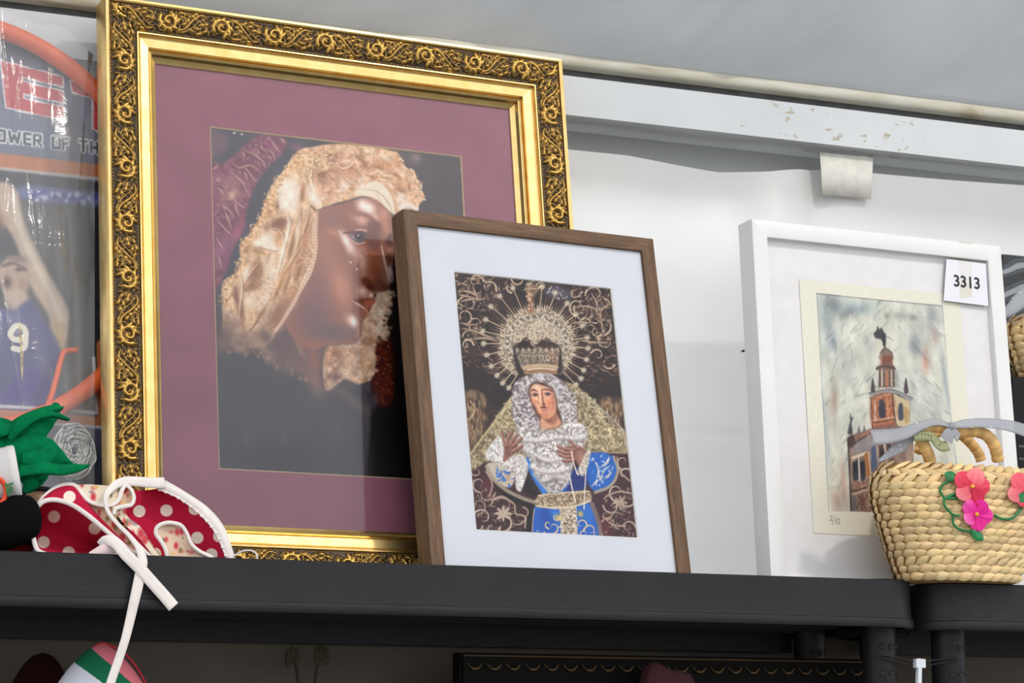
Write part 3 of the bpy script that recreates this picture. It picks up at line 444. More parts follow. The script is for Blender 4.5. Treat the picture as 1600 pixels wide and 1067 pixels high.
    stars = [(408, 277), (347, 350), (311, 440), (290, 520), (297, 607), (318, 686), (350, 765), (390, 828), (430, 882), (472, 915), (795, 255), (877, 328), (940, 405), (985, 482), (1018, 566), (1022, 640), (1012, 718), (992, 792), (975, 850), (938, 893), (500, 222), (610, 200), (702, 214)]
    for x, y in stars:
        d = math.hypot(x-cx, y-cy); c.stroke([(cx+(x-cx)*215/d, cy+(y-cy)*215/d), (x, y)], 7, (206, 180, 150), 1.5, .9)
        for k in range(8):
            t = k*math.pi/4+.2; c.stroke([(x, y), (x+27*math.cos(t), y+27*math.sin(t))], 12, (226, 212, 190), 1.5, .95, True, 1)
        c.blob(x, y, 9, 9, (170, 146, 120), .8)
    for i in range(110):
        t = i/110*2*math.pi; ca, sa = math.cos(t), math.sin(t)
        if sa > .85: continue
        r1 = 262+rg.normal(0, 10); x, y = cx+r1*ca, cy+r1*sa*.96; c.stroke([(cx+215*ca, cy+205*sa), (x, y)], 17, [(188, 168, 142), (140, 116, 92), (214, 196, 170)][i % 3], 2, .9, True, 2); c.blob(x, y, 8, 8, (232, 216, 190), .8)
    th = np.linspace(0, 2*math.pi, 40, endpoint=False); ov = lambda rx, ry: [(cx+rx*math.cos(t), cy+ry*math.sin(t)) for t in th]
    c.tex(ov(238, 226), (92, 78, 68), (206, 192, 174), 10, 4, con=3, oct=2)
    c.tex(ov(172, 160), (64, 50, 46), (150, 132, 114), 14, 5, con=2.4, oct=2)
    c.specks(ov(234, 222), 300, 7, [(240, 230, 214), (96, 78, 66), (206, 188, 164), (150, 130, 112), (252, 246, 236)], .8, 14)
    for r, col in [(1., (196, 176, 150)), (.9, (92, 76, 66)), (.8, (214, 198, 176))]: c.stroke([(cx+228*r*math.cos(t), cy+216*r*math.sin(t)) for t in np.linspace(2.2, 7.1, 30)], 8, col, 2, .75, False)
    for i in range(60):
        t = i/60*2*math.pi; c.blob(cx+206*math.cos(t), cy+194*math.sin(t), 10, 10, (236, 226, 208) if i % 2 else (110, 92, 80), .9)
    c.tex([(500, 600), (510, 520), (560, 470), (640, 440), (720, 450), (790, 490), (830, 560), (830, 620), (780, 600), (720, 560), (650, 610), (590, 560), (530, 600)], (140, 118, 100), (222, 206, 184), 10, 4, con=2.6)
    for x, y, r, g, t in [(560, 540, 34, 0, 1), (610, 500, 30, 90, -1), (660, 480, 30, 0, 1), (720, 500, 34, 200, 1), (770, 540, 34, 90, 1), (650, 560, 34, 180, -1), (700, 550, 28, 0, 1), (600, 545, 26, 30, -1), (800, 590, 26, 0, 1), (530, 580, 26, 0, 1)]: c.curl(x+3, y+3, r, g, t, 10, (84, 64, 54), .8); c.curl(x, y, r, g, t, 9, (232, 214, 188), .9)
    # cross finial, crown
    c.tex([(585, 215), (650, 190), (680, 230), (640, 300), (645, 380), (610, 390), (605, 300)], (96, 70, 54), (190, 160, 126), 9, 5, .8, 2.6); c.stroke([(560, 240), (620, 225), (690, 235)], 16, (176, 150, 122), 4, .8, True, 2); c.blob(620, 375, 22, 26, (158, 104, 74), .95); c.blob(612, 366, 8, 8, (250, 220, 186), .9); c.specks([(590, 260), (640, 260), (640, 350), (600, 350)], 26, 8, [(226, 184, 140), (240, 220, 196), (150, 96, 66)], .8, 3)
    c.fill([(520, 650), (540, 610), (590, 585), (640, 630), (650, 650), (560, 670)], (36, 26, 26), 3); c.fill([(670, 620), (710, 585), (770, 600), (810, 640), (800, 670), (700, 650)], (54, 36, 34), 3)
    cr = [(520, 650), (570, 650), (600, 640), (650, 650), (670, 630), (720, 640), (760, 650), (810, 640), (822, 690), (812, 760), (800, 815), (690, 828), (590, 815), (555, 760), (530, 700)]
    c.fill([(505, 640), (520, 620), (560, 600), (660, 640), (770, 600), (830, 640), (840, 720), (825, 820), (560, 825), (510, 730)], (34, 24, 24), 7, .9)
    c.tex(cr, (92, 78, 68), (156, 140, 124), 9, 3, con=2.6, oct=2); c.blob(770, 690, 40, 70, (186, 136, 108), .6); c.blob(545, 700, 22, 60, (88, 76, 68), .6, -12)
    c.specks(cr, 90, 6, [(206, 192, 172), (70, 56, 48), (150, 130, 108), (236, 226, 210)], .75, 16)
    for x in range(560, 800, 48): c.curl(x, 700, 26, 90, 1, 8, (196, 180, 160), .7); c.curl(x+20, 735, 18, 270, -1, 6, (62, 48, 42), .7); c.stroke([(575, 775), (690, 760), (805, 770)], 22, (196, 166, 134), 4, .8); c.stroke([(590, 806), (690, 800), (795, 806)], 26, (154, 116, 86), 5, .85); c.stroke([(600, 790), (690, 780), (800, 790)], 7, (236, 212, 180), 2, .8)
    for t in np.linspace(530, 815, 8): c.blob(t, 650, 10, 18, (214, 196, 172), .8)
    # mantilla: broad gold-beige lace over the shoulders
    B(); man = [(470, 60), (560, -20), (740, -30), (880, 20), (990, 110), (1090, 220), (1150, 260), (1192, 330), (1205, 440), (1100, 445), (960, 430), (700, 420), (480, 520), (300, 500), (200, 560), (186, 480), (230, 380), (300, 290), (380, 170)]
    c.tex(man, (116, 98, 74), (190, 174, 140), 14, 5, con=2.6); c.specks(man, 380, 10, [(214, 200, 166), (96, 76, 54), (180, 160, 120), (140, 118, 84)], .75, 18, 30); c.grain(man, .25, 70, 6, 2)
    for x, y, r, g, t in [(400, 250, 40, 0, 1), (340, 330, 44, 90, -1), (290, 420, 40, 0, 1), (440, 180, 36, 180, 1), (960, 180, 44, 0, -1), (1010, 300, 56, 90, 1), (1110, 370, 52, 0, 1), (1000, 380, 44, 200, -1), (930, 250, 36, 0, 1), (240, 470, 34, 90, 1), (1060, 240, 40, 180, 1)]: c.curl(x+3, y+4, r, g, t, 12, (116, 94, 66), .8); c.curl(x, y, r, g, t, 9, (222, 206, 170), .85)
    c.stroke([(450, 90), (360, 220), (270, 340), (190, 450)], 14, (206, 190, 140), 3, .7); c.stroke([(900, 60), (1050, 180), (1150, 280), (1195, 420)], 12, (176, 170, 160), 3, .7); c.stroke([(940, 435), (1060, 442), (1195, 446)], 12, (214, 196, 160), 3, .8)
    # white lace about the face
    F(); lc = [(20, 420), (100, 250), (280, 170), (500, 130), (700, 170), (880, 300), (1030, 480), (1080, 700), (1080, 1000), (900, 980), (840, 960), (760, 560), (700, 450), (560, 340), (360, 320), (300, 380), (320, 560), (420, 800), (500, 1060), (300, 1130), (120, 1080), (20, 800)]
    c.tex(lc, (112, 102, 104), (206, 198, 198), 50, 10, con=2.6, oct=2)
    for i in range(150):
        x, y = (rg.uniform(20, 340), rg.uniform(380, 1060)) if i % 2 else (rg.uniform(760, 1060), rg.uniform(480, 980)); L = rg.uniform(30, 80); c.stroke([(x, y), (x+L*.5, y-rg.uniform(8, 40)), (x+L, y+rg.normal(0, 12))], 24, [(244, 238, 236), (130, 118, 122), (214, 206, 208)][i % 3], 6, .75, True, 2)
    for i in range(60):
        t = rg.uniform(math.pi*1.02, math.pi*1.98); r = rg.uniform(1, 1.32); x, y = 520+255*r*math.cos(t)+40, 470+230*r*math.sin(t); c.stroke([(x-34, y+20), (x-10, y-22), (x+16, y+18), (x+40, y-16)], 20, [(236, 228, 228), (132, 118, 122), (196, 186, 190)][i % 3], 6, .8, True, 2)
    # face
    c.fill([(300, 350), (360, 300), (520, 290), (660, 370), (730, 470), (770, 700), (850, 980), (640, 1080), (500, 1080), (470, 920), (380, 760), (310, 560), (290, 440)], (66, 42, 36), 14)
    c.fill([(500, 860), (640, 960), (740, 820), (780, 860), (840, 980), (720, 1050), (500, 1080)], (214, 158, 128), 16); c.fill([(500, 860), (600, 950), (700, 1000), (780, 880), (740, 800), (600, 880)], (158, 96, 76), 22, .85)
    fc = [(315, 400), (370, 330), (440, 320), (520, 340), (620, 380), (700, 450), (730, 560), (750, 700), (740, 800), (660, 880), (580, 900), (500, 850), (430, 740), (350, 600), (320, 500)]
    c.fill(fc, (226, 166, 134), 12)
    for x, y, rx, ry, col, a in [(430, 380, 60, 50, (248, 216, 188), .9), (580, 400, 70, 40, (236, 190, 160), .7), (390, 620, 60, 70, (240, 150, 118), .7), (640, 620, 70, 90, (230, 136, 106), .75), (700, 620, 40, 200, (186, 118, 96), .7), (470, 770, 70, 60, (238, 168, 134), .7), (560, 840, 90, 50, (196, 120, 92), .7), (640, 740, 40, 60, (206, 128, 100), .6), (420, 570, 50, 40, (252, 206, 170), .7), (610, 560, 50, 26, (246, 190, 156), .7)]: c.blob(x, y, rx, ry, col, a)
    c.stroke([(320, 440), (370, 415), (440, 440)], 34, (110, 66, 52), 8, .9, True, 2); c.stroke([(500, 420), (570, 405), (660, 430), (690, 460)], 34, (112, 66, 50), 8, .9, True, 2)
    for x, y in [(395, 500), (605, 488)]: c.blob(x, y-34, 56, 20, (206, 160, 150), .7); c.fill([(x-50, y-4), (x-10, y-22), (x+46, y-14), (x+50, y+10), (x, y+26), (x-36, y+20)], (96, 70, 74), 7, .95); c.blob(x+6, y, 20, 16, (40, 26, 30), .9); c.blob(x-24, y+4, 12, 9, (206, 190, 190), .8); c.stroke([(x-52, y-8), (x, y-28), (x+52, y-10)], 10, (74, 44, 40), 4, .8)
    c.stroke([(505, 420), (515, 520), (530, 620), (545, 670)], 40, (150, 88, 64), 10, .8); c.stroke([(480, 400), (485, 520), (490, 620)], 36, (252, 212, 178), 10, .85); c.blob(500, 640, 28, 22, (226, 160, 120), .8); c.blob(545, 660, 26, 26, (92, 46, 44), .85)
    c.fill([(480, 715), (520, 690), (590, 705), (600, 730), (560, 735), (500, 730)], (110, 48, 40), 6, .95); c.stroke([(505, 732), (550, 738), (580, 734)], 10, (250, 232, 222), 4, .95); c.fill([(500, 745), (590, 748), (590, 768), (530, 768)], (176, 90, 74), 7, .9)
    for x, y in [(405, 605), (440, 620), (630, 650), (450, 550), (690, 540)]: c.stroke([(x, y-20), (x+3, y+20)], 14, (164, 100, 66), 5, .7)
    # dress, sleeves, mantle below
    B(); c.fill([(200, 560), (300, 500), (480, 520), (640, 700), (600, 990), (200, 990)], (58, 34, 38), 5, 1, False); c.fill([(900, 440), (1210, 445), (1260, 1000), (980, 990), (940, 700)], (62, 34, 40), 5, 1, False)
    c.fill([(330, 640), (420, 690), (600, 760), (600, 940), (540, 940), (560, 800), (430, 740)], (22, 14, 18), 6); c.fill([(540, 590), (640, 720), (620, 730), (520, 670)], (22, 14, 18), 5)
    mg = [(170, 144, 128), (140, 112, 98), (200, 178, 160)]
    for x, y, r, g, t in [(250, 640, 56, 90, 1), (230, 560, 40, 200, -1), (290, 700, 60, 0, 1), (240, 780, 60, 90, -1), (270, 860, 70, 180, 1), (400, 780, 80, 180, 1), (480, 850, 70, 0, 1), (400, 880, 70, 90, -1), (330, 920, 50, 0, 1), (530, 830, 40, 270, 1), (1170, 500, 50, 90, 1), (1180, 580, 50, 0, -1), (1130, 690, 64, 90, 1), (1190, 740, 60, 0, 1), (1100, 780, 60, 180, -1), (1140, 860, 70, 90, 1), (1200, 920, 50, 0, -1), (1080, 900, 50, 200, 1), (1060, 840, 40, 0, 1), (230, 910, 40, 0, 1)]: c.curl(x+3, y+4, r, g, t, 17, (30, 16, 18), .8); c.curl(x, y, r, g, t, 14, mg[int(rg.integers(3))], .95); c.curl(x-2, y-2, r*.95, g, t, 5, (226, 206, 190), .6)
    for p in [[(340, 740), (400, 730), (470, 770), (480, 830), (540, 850), (540, 920)], [(290, 560), (330, 640), (310, 720)], [(1040, 850), (1100, 900), (1180, 910)], [(1060, 720), (1140, 690), (1220, 700)], [(1130, 470), (1150, 560), (1210, 620)]]: c.stroke(p, 12, (190, 164, 146), 2, .85)
    for k in range(8): t = k*math.pi/4; c.stroke([(400, 830), (400+60*math.cos(t), 830+54*math.sin(t))], 20, (206, 184, 166), 3, .9, True, 2)
    for k in range(8): t = k*math.pi/4; c.stroke([(1150, 760), (1150+50*math.cos(t), 760+50*math.sin(t))], 16, (196, 172, 154), 3, .85, True, 2)
    c.blob(290, 660, 40, 60, (150, 60, 76), .35); c.blob(1060, 930, 40, 60, (130, 50, 60), .5); c.specks([(200, 620), (320, 700), (560, 860), (540, 940), (220, 930)], 90, 8, mg, .6, 24, 20); c.specks([(1040, 700), (1220, 640), (1250, 980), (1040, 960)], 90, 8, mg, .6, 25, 20)
    c.fill([(290, 520), (350, 500), (470, 520), (470, 620), (440, 660), (380, 650), (320, 600)], (196, 184, 170), 4); c.specks([(330, 540), (460, 530), (450, 640), (380, 630)], 36, 16, [(30, 96, 190), (26, 84, 176), (60, 120, 206), (180, 150, 110)], .9, 26, 30); c.stroke([(295, 530), (340, 610), (420, 680), (520, 730), (610, 760)], 26, (166, 150, 130), 5, .9)
    c.fill([(950, 450), (1050, 440), (1110, 480), (1130, 560), (1080, 660), (990, 690), (940, 620), (935, 520)], (30, 96, 186), 4)
    for p in [[(970, 470), (1010, 540), (1000, 620), (960, 660)], [(1010, 540), (1070, 500), (1080, 460)], [(1030, 640), (1040, 560), (1090, 520)], [(1000, 620), (1060, 600), (1100, 560)]]: c.stroke(p, 17, (206, 200, 196), 3, .95, True, 2)
    c.specks([(960, 460), (1090, 460), (1110, 560), (1000, 670)], 40, 9, [(226, 222, 220), (20, 70, 150), (70, 140, 220)], .8, 27, 26); c.stroke([(1110, 470), (1135, 560), (1090, 650), (990, 695)], 20, (178, 160, 140), 4, .9)
    c.fill([(545, 490), (600, 480), (700, 600), (830, 560), (920, 540), (930, 660), (820, 690), (680, 710), (640, 680)], (32, 90, 180), 4); c.fill([(830, 560), (925, 540), (925, 660), (810, 690)], (24, 44, 116), 8); c.stroke([(560, 510), (600, 600), (660, 690)], 34, (52, 130, 220), 8, .8); c.stroke([(600, 580), (650, 640), (700, 700)], 22, (196, 180, 160), 4, .8)
    # belt and skirt
    c.fill([(600, 780), (960, 760), (1010, 900), (1040, 1000), (580, 1000)], (30, 92, 186), 4, 1, False); c.blob(680, 860, 50, 90, (20, 66, 150), .7); c.blob(730, 830, 30, 50, (60, 130, 214), .6); c.blob(950, 840, 40, 70, (46, 122, 208), .7)
    c.tex([(760, 790), (870, 785), (880, 990), (770, 990)], (150, 130, 108), (228, 216, 196), 8, 3, con=2.4, sm=False); c.specks([(770, 810), (860, 800), (865, 970), (780, 970)], 60, 8, [(90, 70, 56), (240, 230, 214)], .8, 28, 22)
    for x, y, r, g, t in [(740, 850, 30, 0, 1), (720, 920, 40, 90, -1), (630, 950, 34, 0, 1), (690, 900, 26, 90, 1), (960, 940, 44, 180, 1), (900, 900, 36, 0, -1), (920, 960, 34, 90, 1), (1000, 960, 34, 0, 1)]: c.curl(x, y, r, g, t, 12, (222, 198, 156), .95)
    for x, y in [(750, 855), (896, 832)]: c.blob(x, y, 20, 20, (236, 190, 90), .9)
    c.stroke([(600, 800), (590, 880), (585, 990)], 10, (180, 160, 150), 2, .8); c.stroke([(970, 770), (1010, 880), (1030, 990)], 34, (140, 110, 104), 5, .8)
    c.tex([(620, 720), (700, 695), (830, 690), (950, 685), (962, 750), (880, 780), (760, 798), (610, 785)], (120, 96, 76), (206, 184, 156), 10, 4, con=2.6); c.stroke([(615, 782), (760, 796), (880, 776), (958, 748)], 11, (226, 208, 180), 2, .9); c.stroke([(625, 716), (740, 700), (950, 688)], 10, (214, 196, 166), 2, .9)
    for x in range(660, 940, 44): c.curl(x, 740-(x-660)*.06, 22, 90, 1, 8, (74, 54, 42), .8)
    # chest lace
    ch = [(470, 330), (500, 290), (560, 265), (640, 290), (740, 290), (800, 250), (900, 255), (937, 310), (915, 400), (860, 480), (830, 600), (800, 660), (740, 705), (690, 690), (650, 620), (590, 560), (560, 470), (500, 410)]
    c.tex(ch, (140, 130, 128), (232, 226, 224), 16, 5, con=2.4); c.specks(ch, 320, 8, [(252, 250, 248), (124, 110, 108), (206, 198, 196), (104, 90, 88)], .65, 30, 26); c.grain(ch, .2, 60, 5, 2)
    for p in [[(480, 340), (560, 360), (660, 360), (760, 340), (860, 350), (930, 330)], [(520, 400), (600, 450), (680, 490), (760, 480), (850, 470)], [(580, 530), (660, 560), (740, 560), (830, 540)], [(650, 620), (720, 600), (800, 600)]]:
        q = crom(p, 6); c.stroke([(x, y+10) for x, y in q], 20, (124, 110, 108), 7, .6, False)
        for i, (x, y) in enumerate(q): c.blob(x, y-4, 16, 13, (252, 250, 248) if i % 2 else (196, 186, 184), .85)
    c.curl(690, 390, 34, 0, 1, 9, (150, 138, 132), .8); c.blob(730, 610, 40, 30, (130, 118, 116), .6)
    # left cuff and handkerchief
    c.tex([(300, 480), (290, 440), (330, 370), (390, 335), (430, 400), (420, 500), (360, 500)], (180, 172, 168), (246, 242, 240), 14, 4, con=2.2); c.tex([(400, 490), (520, 450), (560, 530), (540, 620), (510, 690), (480, 660), (470, 560), (420, 560)], (176, 166, 162), (242, 236, 234), 12, 4, con=2.2); c.specks([(300, 480), (330, 380), (400, 350), (420, 500), (540, 520), (520, 670), (480, 650), (420, 550)], 90, 8, [(252, 250, 248), (140, 126, 122)], .6, 31, 22)
    # hands
    skin, sh, hi = (146, 98, 86), (92, 54, 48), (196, 150, 132)
    c.fill([(400, 490), (410, 400), (440, 370), (490, 380), (480, 430), (440, 470), (420, 492)], skin, 4); c.fill([(880, 520), (860, 470), (860, 410), (900, 400), (928, 440), (925, 500), (905, 525)], skin, 4); c.fill([(800, 400), (880, 400), (890, 470), (830, 480), (790, 450)], skin, 5)
    for p in [[(420, 400), (430, 340), (455, 305)], [(440, 390), (465, 350), (490, 325)], [(455, 400), (490, 370), (515, 345)], [(460, 430), (495, 410), (520, 395)], [(410, 400), (395, 340), (388, 300)], [(860, 420), (800, 415), (752, 400)], [(850, 440), (800, 440), (748, 425)], [(850, 460), (800, 465), (755, 450)], [(860, 480), (820, 490), (785, 490)], [(880, 410), (850, 385), (826, 362)]]:
        c.stroke([(x+3, y+5) for x, y in p], 20, sh, 3, .8); c.stroke(p, 17, skin, 3, 1); c.stroke([(x-1, y-4) for x, y in p], 6, hi, 2, .7)
    c.blob(430, 440, 20, 30, sh, .5); c.blob(900, 470, 24, 40, hi, .5); c.tex([(880, 560), (900, 500), (940, 420), (960, 440), (940, 540), (910, 590)], (170, 154, 140), (236, 226, 214), 9, 4)
    for p in [[(838, 430), (850, 500), (870, 560), (880, 580)], [(828, 600), (840, 660), (855, 720), (862, 750)], [(930, 560), (925, 650), (920, 730), (918, 800)]]:
        for x, y in crom(p, 8): c.blob(x, y, 6, 6, (236, 220, 200), .95, 0, 4)
    c.im *= (1+(c.noise(2, 1)-.5)*.10)[..., None]; c.im = np.clip(c.im, 0, 1)
    return c
ETCH = [WHITE.loc(1276, 458, -.9), WHITE.loc(1473, 478, -.9), WHITE.loc(1295, 799, -.9)]
PAPER = [WHITE.loc(1248.5, 436.5, -.9), WHITE.loc(1500, 462, -.9), WHITE.loc(1270, 833, -.9)]
def paint_etching():
    """coloured etching of a bell tower on cream paper, in the white frame"""
    a0, b0 = PAPER[0]; loc = lambda x, y: (lambda q: (q[0]-a0, b0-q[1]))(WHITE.loc(x, y, -.9))
    c = Canvas(PAPER[1][0]-a0, b0-PAPER[2][1], 13.5, loc, (233, 229, 214), 4); rg = np.random.default_rng(2)
    E1 = lambda: c.use(1230, 420, .412); E2 = lambda: c.use(1290, 480, .2062); E3 = lambda: c.use(1300, 600, .2157)
    E1(); plate = [(112, 93), (590, 140), (606, 300), (632, 560), (660, 925), (158, 920)]
    base = [(112, 93), (300, 112), (590, 140), (625, 560), (665, 925), (400, 925), (158, 920), (130, 420)]
    n1 = c.noise(26, 3, 2.5, 7)[..., None]; n2 = c.noise(60, 2, 1.5, 8)[..., None]
    tint = C((198, 200, 186))*(1-n1)+C((230, 228, 210))*n1; tint = tint*(1-.35*np.clip((n2-.5)*4, 0, 1))+C((186, 194, 190))*.35*np.clip((n2-.5)*4, 0, 1)
    c.fill(base, tint, .8, 1, False)
    for x, y, rx, ry, col, a, g in [(180, 140, 60, 40, (122, 136, 144), .75, 10), (270, 150, 70, 26, (150, 176, 186), .8, 0), (150, 200, 30, 70, (150, 166, 174), .7, 0), (170, 270, 24, 34, (132, 146, 168), .8, 0), (240, 170, 50, 24, (118, 124, 128), .6, -20), (430, 180, 40, 20, (150, 150, 142), .7, 0), (480, 185, 20, 14, (128, 128, 122), .7, 0), (380, 180, 14, 12, (120, 120, 116), .7, 0), (550, 190, 30, 60, (140, 150, 158), .7, 0), (560, 250, 20, 50, (180, 146, 136), .6, 0), (525, 350, 18, 50, (210, 130, 108), .8, 0), (480, 290, 40, 40, (140, 150, 162), .7, 30), (500, 310, 60, 10, (130, 138, 146), .6, 40), (305, 270, 20, 26, (140, 148, 150), .6, 0), (320, 300, 20, 26, (150, 160, 172), .6, 20), (180, 500, 12, 46, (206, 140, 120), .8, 8), (175, 480, 24, 80, (180, 170, 156), .6, 8), (260, 380, 60, 80, (200, 202, 190), .6, 0), (230, 420, 30, 60, (176, 180, 170), .5, 20), (215, 820, 16, 90, (214, 160, 140), .7, 0), (190, 880, 20, 50, (206, 150, 132), .6, 0), (150, 640, 14, 120, (168, 184, 196), .5, 0), (250, 560, 40, 60, (190, 192, 182), .6, 0), (520, 480, 60, 80, (206, 208, 196), .6, 0), (600, 420, 10, 120, (140, 158, 186), .6, -5), (560, 520, 30, 50, (184, 190, 186), .5, 0), (450, 260, 20, 60, (216, 214, 200), .7, 0), (350, 230, 70, 60, (224, 222, 204), .7, 0)]: c.blob(x, y, rx, ry, col, a, g)
    for i in range(420):
        x, y = rg.uniform(125, 600), rg.uniform(110, 900); L = rg.uniform(15, 60); t = math.radians(rg.normal(-58 if x < 400 else 45, 16)); c.stroke([(x, y), (x+L*math.cos(t), y+L*math.sin(t))], rg.uniform(3, 10), [(150, 154, 150), (232, 230, 216), (132, 142, 150), (190, 192, 182)][i % 4], 4, rg.uniform(.2, .6), True, 2)
    c.stroke([(112, 93), (300, 112), (590, 140)], 8, (100, 108, 114), 3, .8, False); c.stroke([(112, 93), (130, 420), (158, 920)], 5, (84, 116, 148), 2, .85, False); c.stroke([(590, 140), (604, 300), (628, 560), (660, 925)], 5, (90, 110, 150), 2, .7, False); c.stroke([(158, 920), (240, 924), (330, 924)], 4, (120, 100, 96), 2, .6, False)
    ink, br, or_, lt, gy = (58, 52, 56), (108, 72, 62), (186, 118, 84), (222, 206, 182), (128, 128, 130)
    keep = c.im.copy(); b, m = c.mask(base, .8, False); pm = np.zeros((c.h, c.w)); pm[b[2]:b[3], b[0]:b[1]] = m
    lum = c.im.mean(2, keepdims=True); c.im = lum+(c.im-lum)*.75; c.im *= (1+(c.noise(14, 3, 2.2)-.5)*.22)[..., None]; c.im = c.im*pm[..., None]+C((233, 229, 214))*(1-pm[..., None])
    # ---- tower
    E2()
    c.blob(440, 330, 130, 180, (226, 222, 206), .5); c.fill([(365, 200), (385, 180), (395, 145), (410, 170), (425, 155), (445, 190), (460, 215), (455, 300), (440, 300), (425, 250), (380, 235)], (74, 74, 80), 4); c.stroke([(460, 225), (490, 235), (510, 255)], 7, gy, 3, .9); c.stroke([(440, 210), (450, 305)], 14, (58, 58, 64), 3)
    c.fill([(415, 350), (430, 320), (455, 308), (485, 325), (510, 355), (510, 400), (415, 400)], (140, 118, 110), 5); c.stroke([(418, 350), (460, 315), (508, 352)], 8, ink, 3, .7); c.fill([(420, 370), (505, 370), (512, 440), (415, 440)], (138, 88, 74), 4, 1, False)
    for x in (425, 450, 478, 502): c.stroke([(x, 360), (x-2, 440)], 7, [ink, lt, br, gy][x % 4], 2, .8)
    c.fill([(385, 460), (420, 440), (510, 440), (530, 465), (525, 480), (400, 480)], (112, 90, 84), 4); c.stroke([(385, 470), (450, 445), (530, 470)], 8, ink, 3, .7)
    c.fill([(405, 475), (525, 475), (530, 610), (400, 610)], (150, 128, 116), 4, 1, False)
    for x, w, col in [(412, 12, ink), (428, 12, lt), (445, 10, ink), (465, 20, or_), (485, 10, (88, 50, 44)), (500, 8, lt), (518, 12, ink), (535, 8, gy), (548, 6, gy)]: c.stroke([(x, 485), (x+2, 600)], w, col, 3, .85)
    for x in (360, 610): c.fill([(x-14, 650), (x-10, 580), (x, 535), (x+10, 580), (x+18, 650)], (78, 70, 72), 4)
    c.specks([(370, 590), (500, 590), (500, 620), (370, 620)], 30, 5, [ink, br, or_], .8, 3, 14, 90); c.fill([(330, 650), (500, 620), (660, 690), (650, 720), (510, 650), (340, 680)], (150, 152, 154), 4, 1, False); c.stroke([(325, 655), (500, 625), (665, 692)], 7, ink, 2, .7); c.stroke([(335, 690), (505, 655), (640, 720)], 9, (70, 58, 60), 3, .7)
    c.fill([(345, 690), (510, 660), (530, 900), (545, 930), (355, 930)], (176, 112, 84), 4, 1, False); c.fill([(510, 660), (640, 715), (640, 900), (545, 920)], (206, 188, 154), 4, 1, False)
    c.tex([(345, 690), (510, 660), (530, 900), (360, 920)], (140, 84, 66), (206, 140, 100), 22, 5, .6, 2.4)
    c.fill([(405, 730), (425, 700), (450, 725), (455, 830), (410, 835)], (66, 62, 74), 4); c.fill([(552, 760), (570, 725), (588, 755), (590, 850), (555, 850)], (78, 80, 92), 4); c.fill([(595, 760), (628, 780), (628, 870), (600, 870)], (186, 156, 108), 5)
    for p, w, col in [([(345, 690), (358, 920)], 9, ink), ([(508, 660), (520, 800), (545, 920)], 16, (84, 62, 62)), ([(640, 715), (642, 890)], 6, gy), ([(375, 710), (380, 860)], 14, lt), ([(470, 700), (478, 850)], 12, (222, 156, 116)), ([(360, 880), (525, 850)], 7, ink), ([(355, 860), (525, 835)], 6, lt), ([(365, 915), (530, 890)], 6, br), ([(530, 760), (540, 880)], 7, lt), ([(340, 700), (335, 760)], 8, lt)]: c.stroke(p, w, col, 3, .8)
    c.fill([(170, 960), (180, 900), (190, 850), (165, 820), (185, 835), (190, 800), (200, 840), (215, 830), (200, 880), (208, 960)], (74, 74, 80), 4)
    for x in (255, 295): c.fill([(x-10, 970), (x-5, 920), (x, 895), (x+6, 920), (x+12, 970)], (96, 92, 94), 4)
    # ---- lower storeys
    E3(); c.fill([(112, 400), (150, 370), (300, 320), (460, 300), (580, 330), (600, 940), (140, 925)], (128, 104, 98), 5, 1, False)
    c.tex([(120, 400), (300, 330), (590, 320), (600, 940), (145, 925)], (112, 90, 86), (190, 164, 148), 50, 3, .9, 1.8, 3, 2., False)
    for i in range(130):
        x, y = rg.uniform(150, 580), rg.uniform(345, 900); L = rg.uniform(14, 60); t = math.radians([88, -18, 88, 70][i % 4]+rg.normal(0, 6)); c.stroke([(x, y), (x+L*math.cos(t), y+L*math.sin(t))], rg.uniform(2, 7), [ink, (92, 62, 58), lt, (170, 112, 90), (120, 124, 134)][i % 5], 2, rg.uniform(.35, .8), True, 2)
    c.fill([(115, 395), (150, 370), (170, 400), (165, 450), (120, 460)], (84, 62, 60), 5); c.fill([(170, 440), (290, 380), (300, 470), (160, 510)], (150, 146, 148), 8, .8); c.fill([(140, 530), (250, 490), (260, 510), (150, 550)], lt, 3, 1, False)
    for x in (170, 222): c.fill([(x-20, 570), (x+20, 550), (x+24, 690), (x-12, 710)], (58, 60, 70), 4, 1, False)
    c.stroke([(195, 540), (202, 700)], 14, (206, 198, 190), 3); c.fill([(235, 510), (262, 490), (278, 660), (252, 680)], (170, 118, 74), 4, 1, False); c.stroke([(265, 490), (282, 650)], 8, lt, 2); c.fill([(285, 460), (320, 440), (330, 600), (290, 640)], (78, 96, 128), 5, .9, False)
    c.stroke([(120, 400), (128, 600), (140, 920)], 12, (56, 50, 56), 3, .9, False); c.stroke([(150, 780), (200, 765), (270, 745)], 10, ink, 3, .8); c.stroke([(150, 800), (270, 765)], 10, lt, 3, .8); c.specks([(150, 700), (260, 690), (262, 740), (150, 770)], 34, 8, [(170, 92, 66), (96, 48, 40), (206, 150, 120)], .8, 4, 18)
    c.fill([(145, 830), (180, 810), (190, 910), (150, 918)], (112, 110, 112), 6, .9, False); c.specks([(190, 800), (300, 790), (300, 900), (200, 910)], 50, 10, [(120, 66, 58), (80, 54, 54), (170, 130, 116)], .7, 5, 26, 90)
    for x, y in [(340, 490), (395, 460), (350, 520)]: c.fill([(x, y-40), (x+34, y-50), (x+38, y+40), (x+4, y+50)], (70, 58, 62), 4, .9, False)
    c.stroke([(300, 420), (430, 380), (560, 350)], 10, (196, 180, 164), 3, .8); c.stroke([(380, 430), (392, 520)], 12, lt, 3, .8); c.stroke([(170, 430), (300, 345)], 9, ink, 3, .7); c.stroke([(190, 385), (290, 335)], 16, (170, 108, 84), 4, .8)
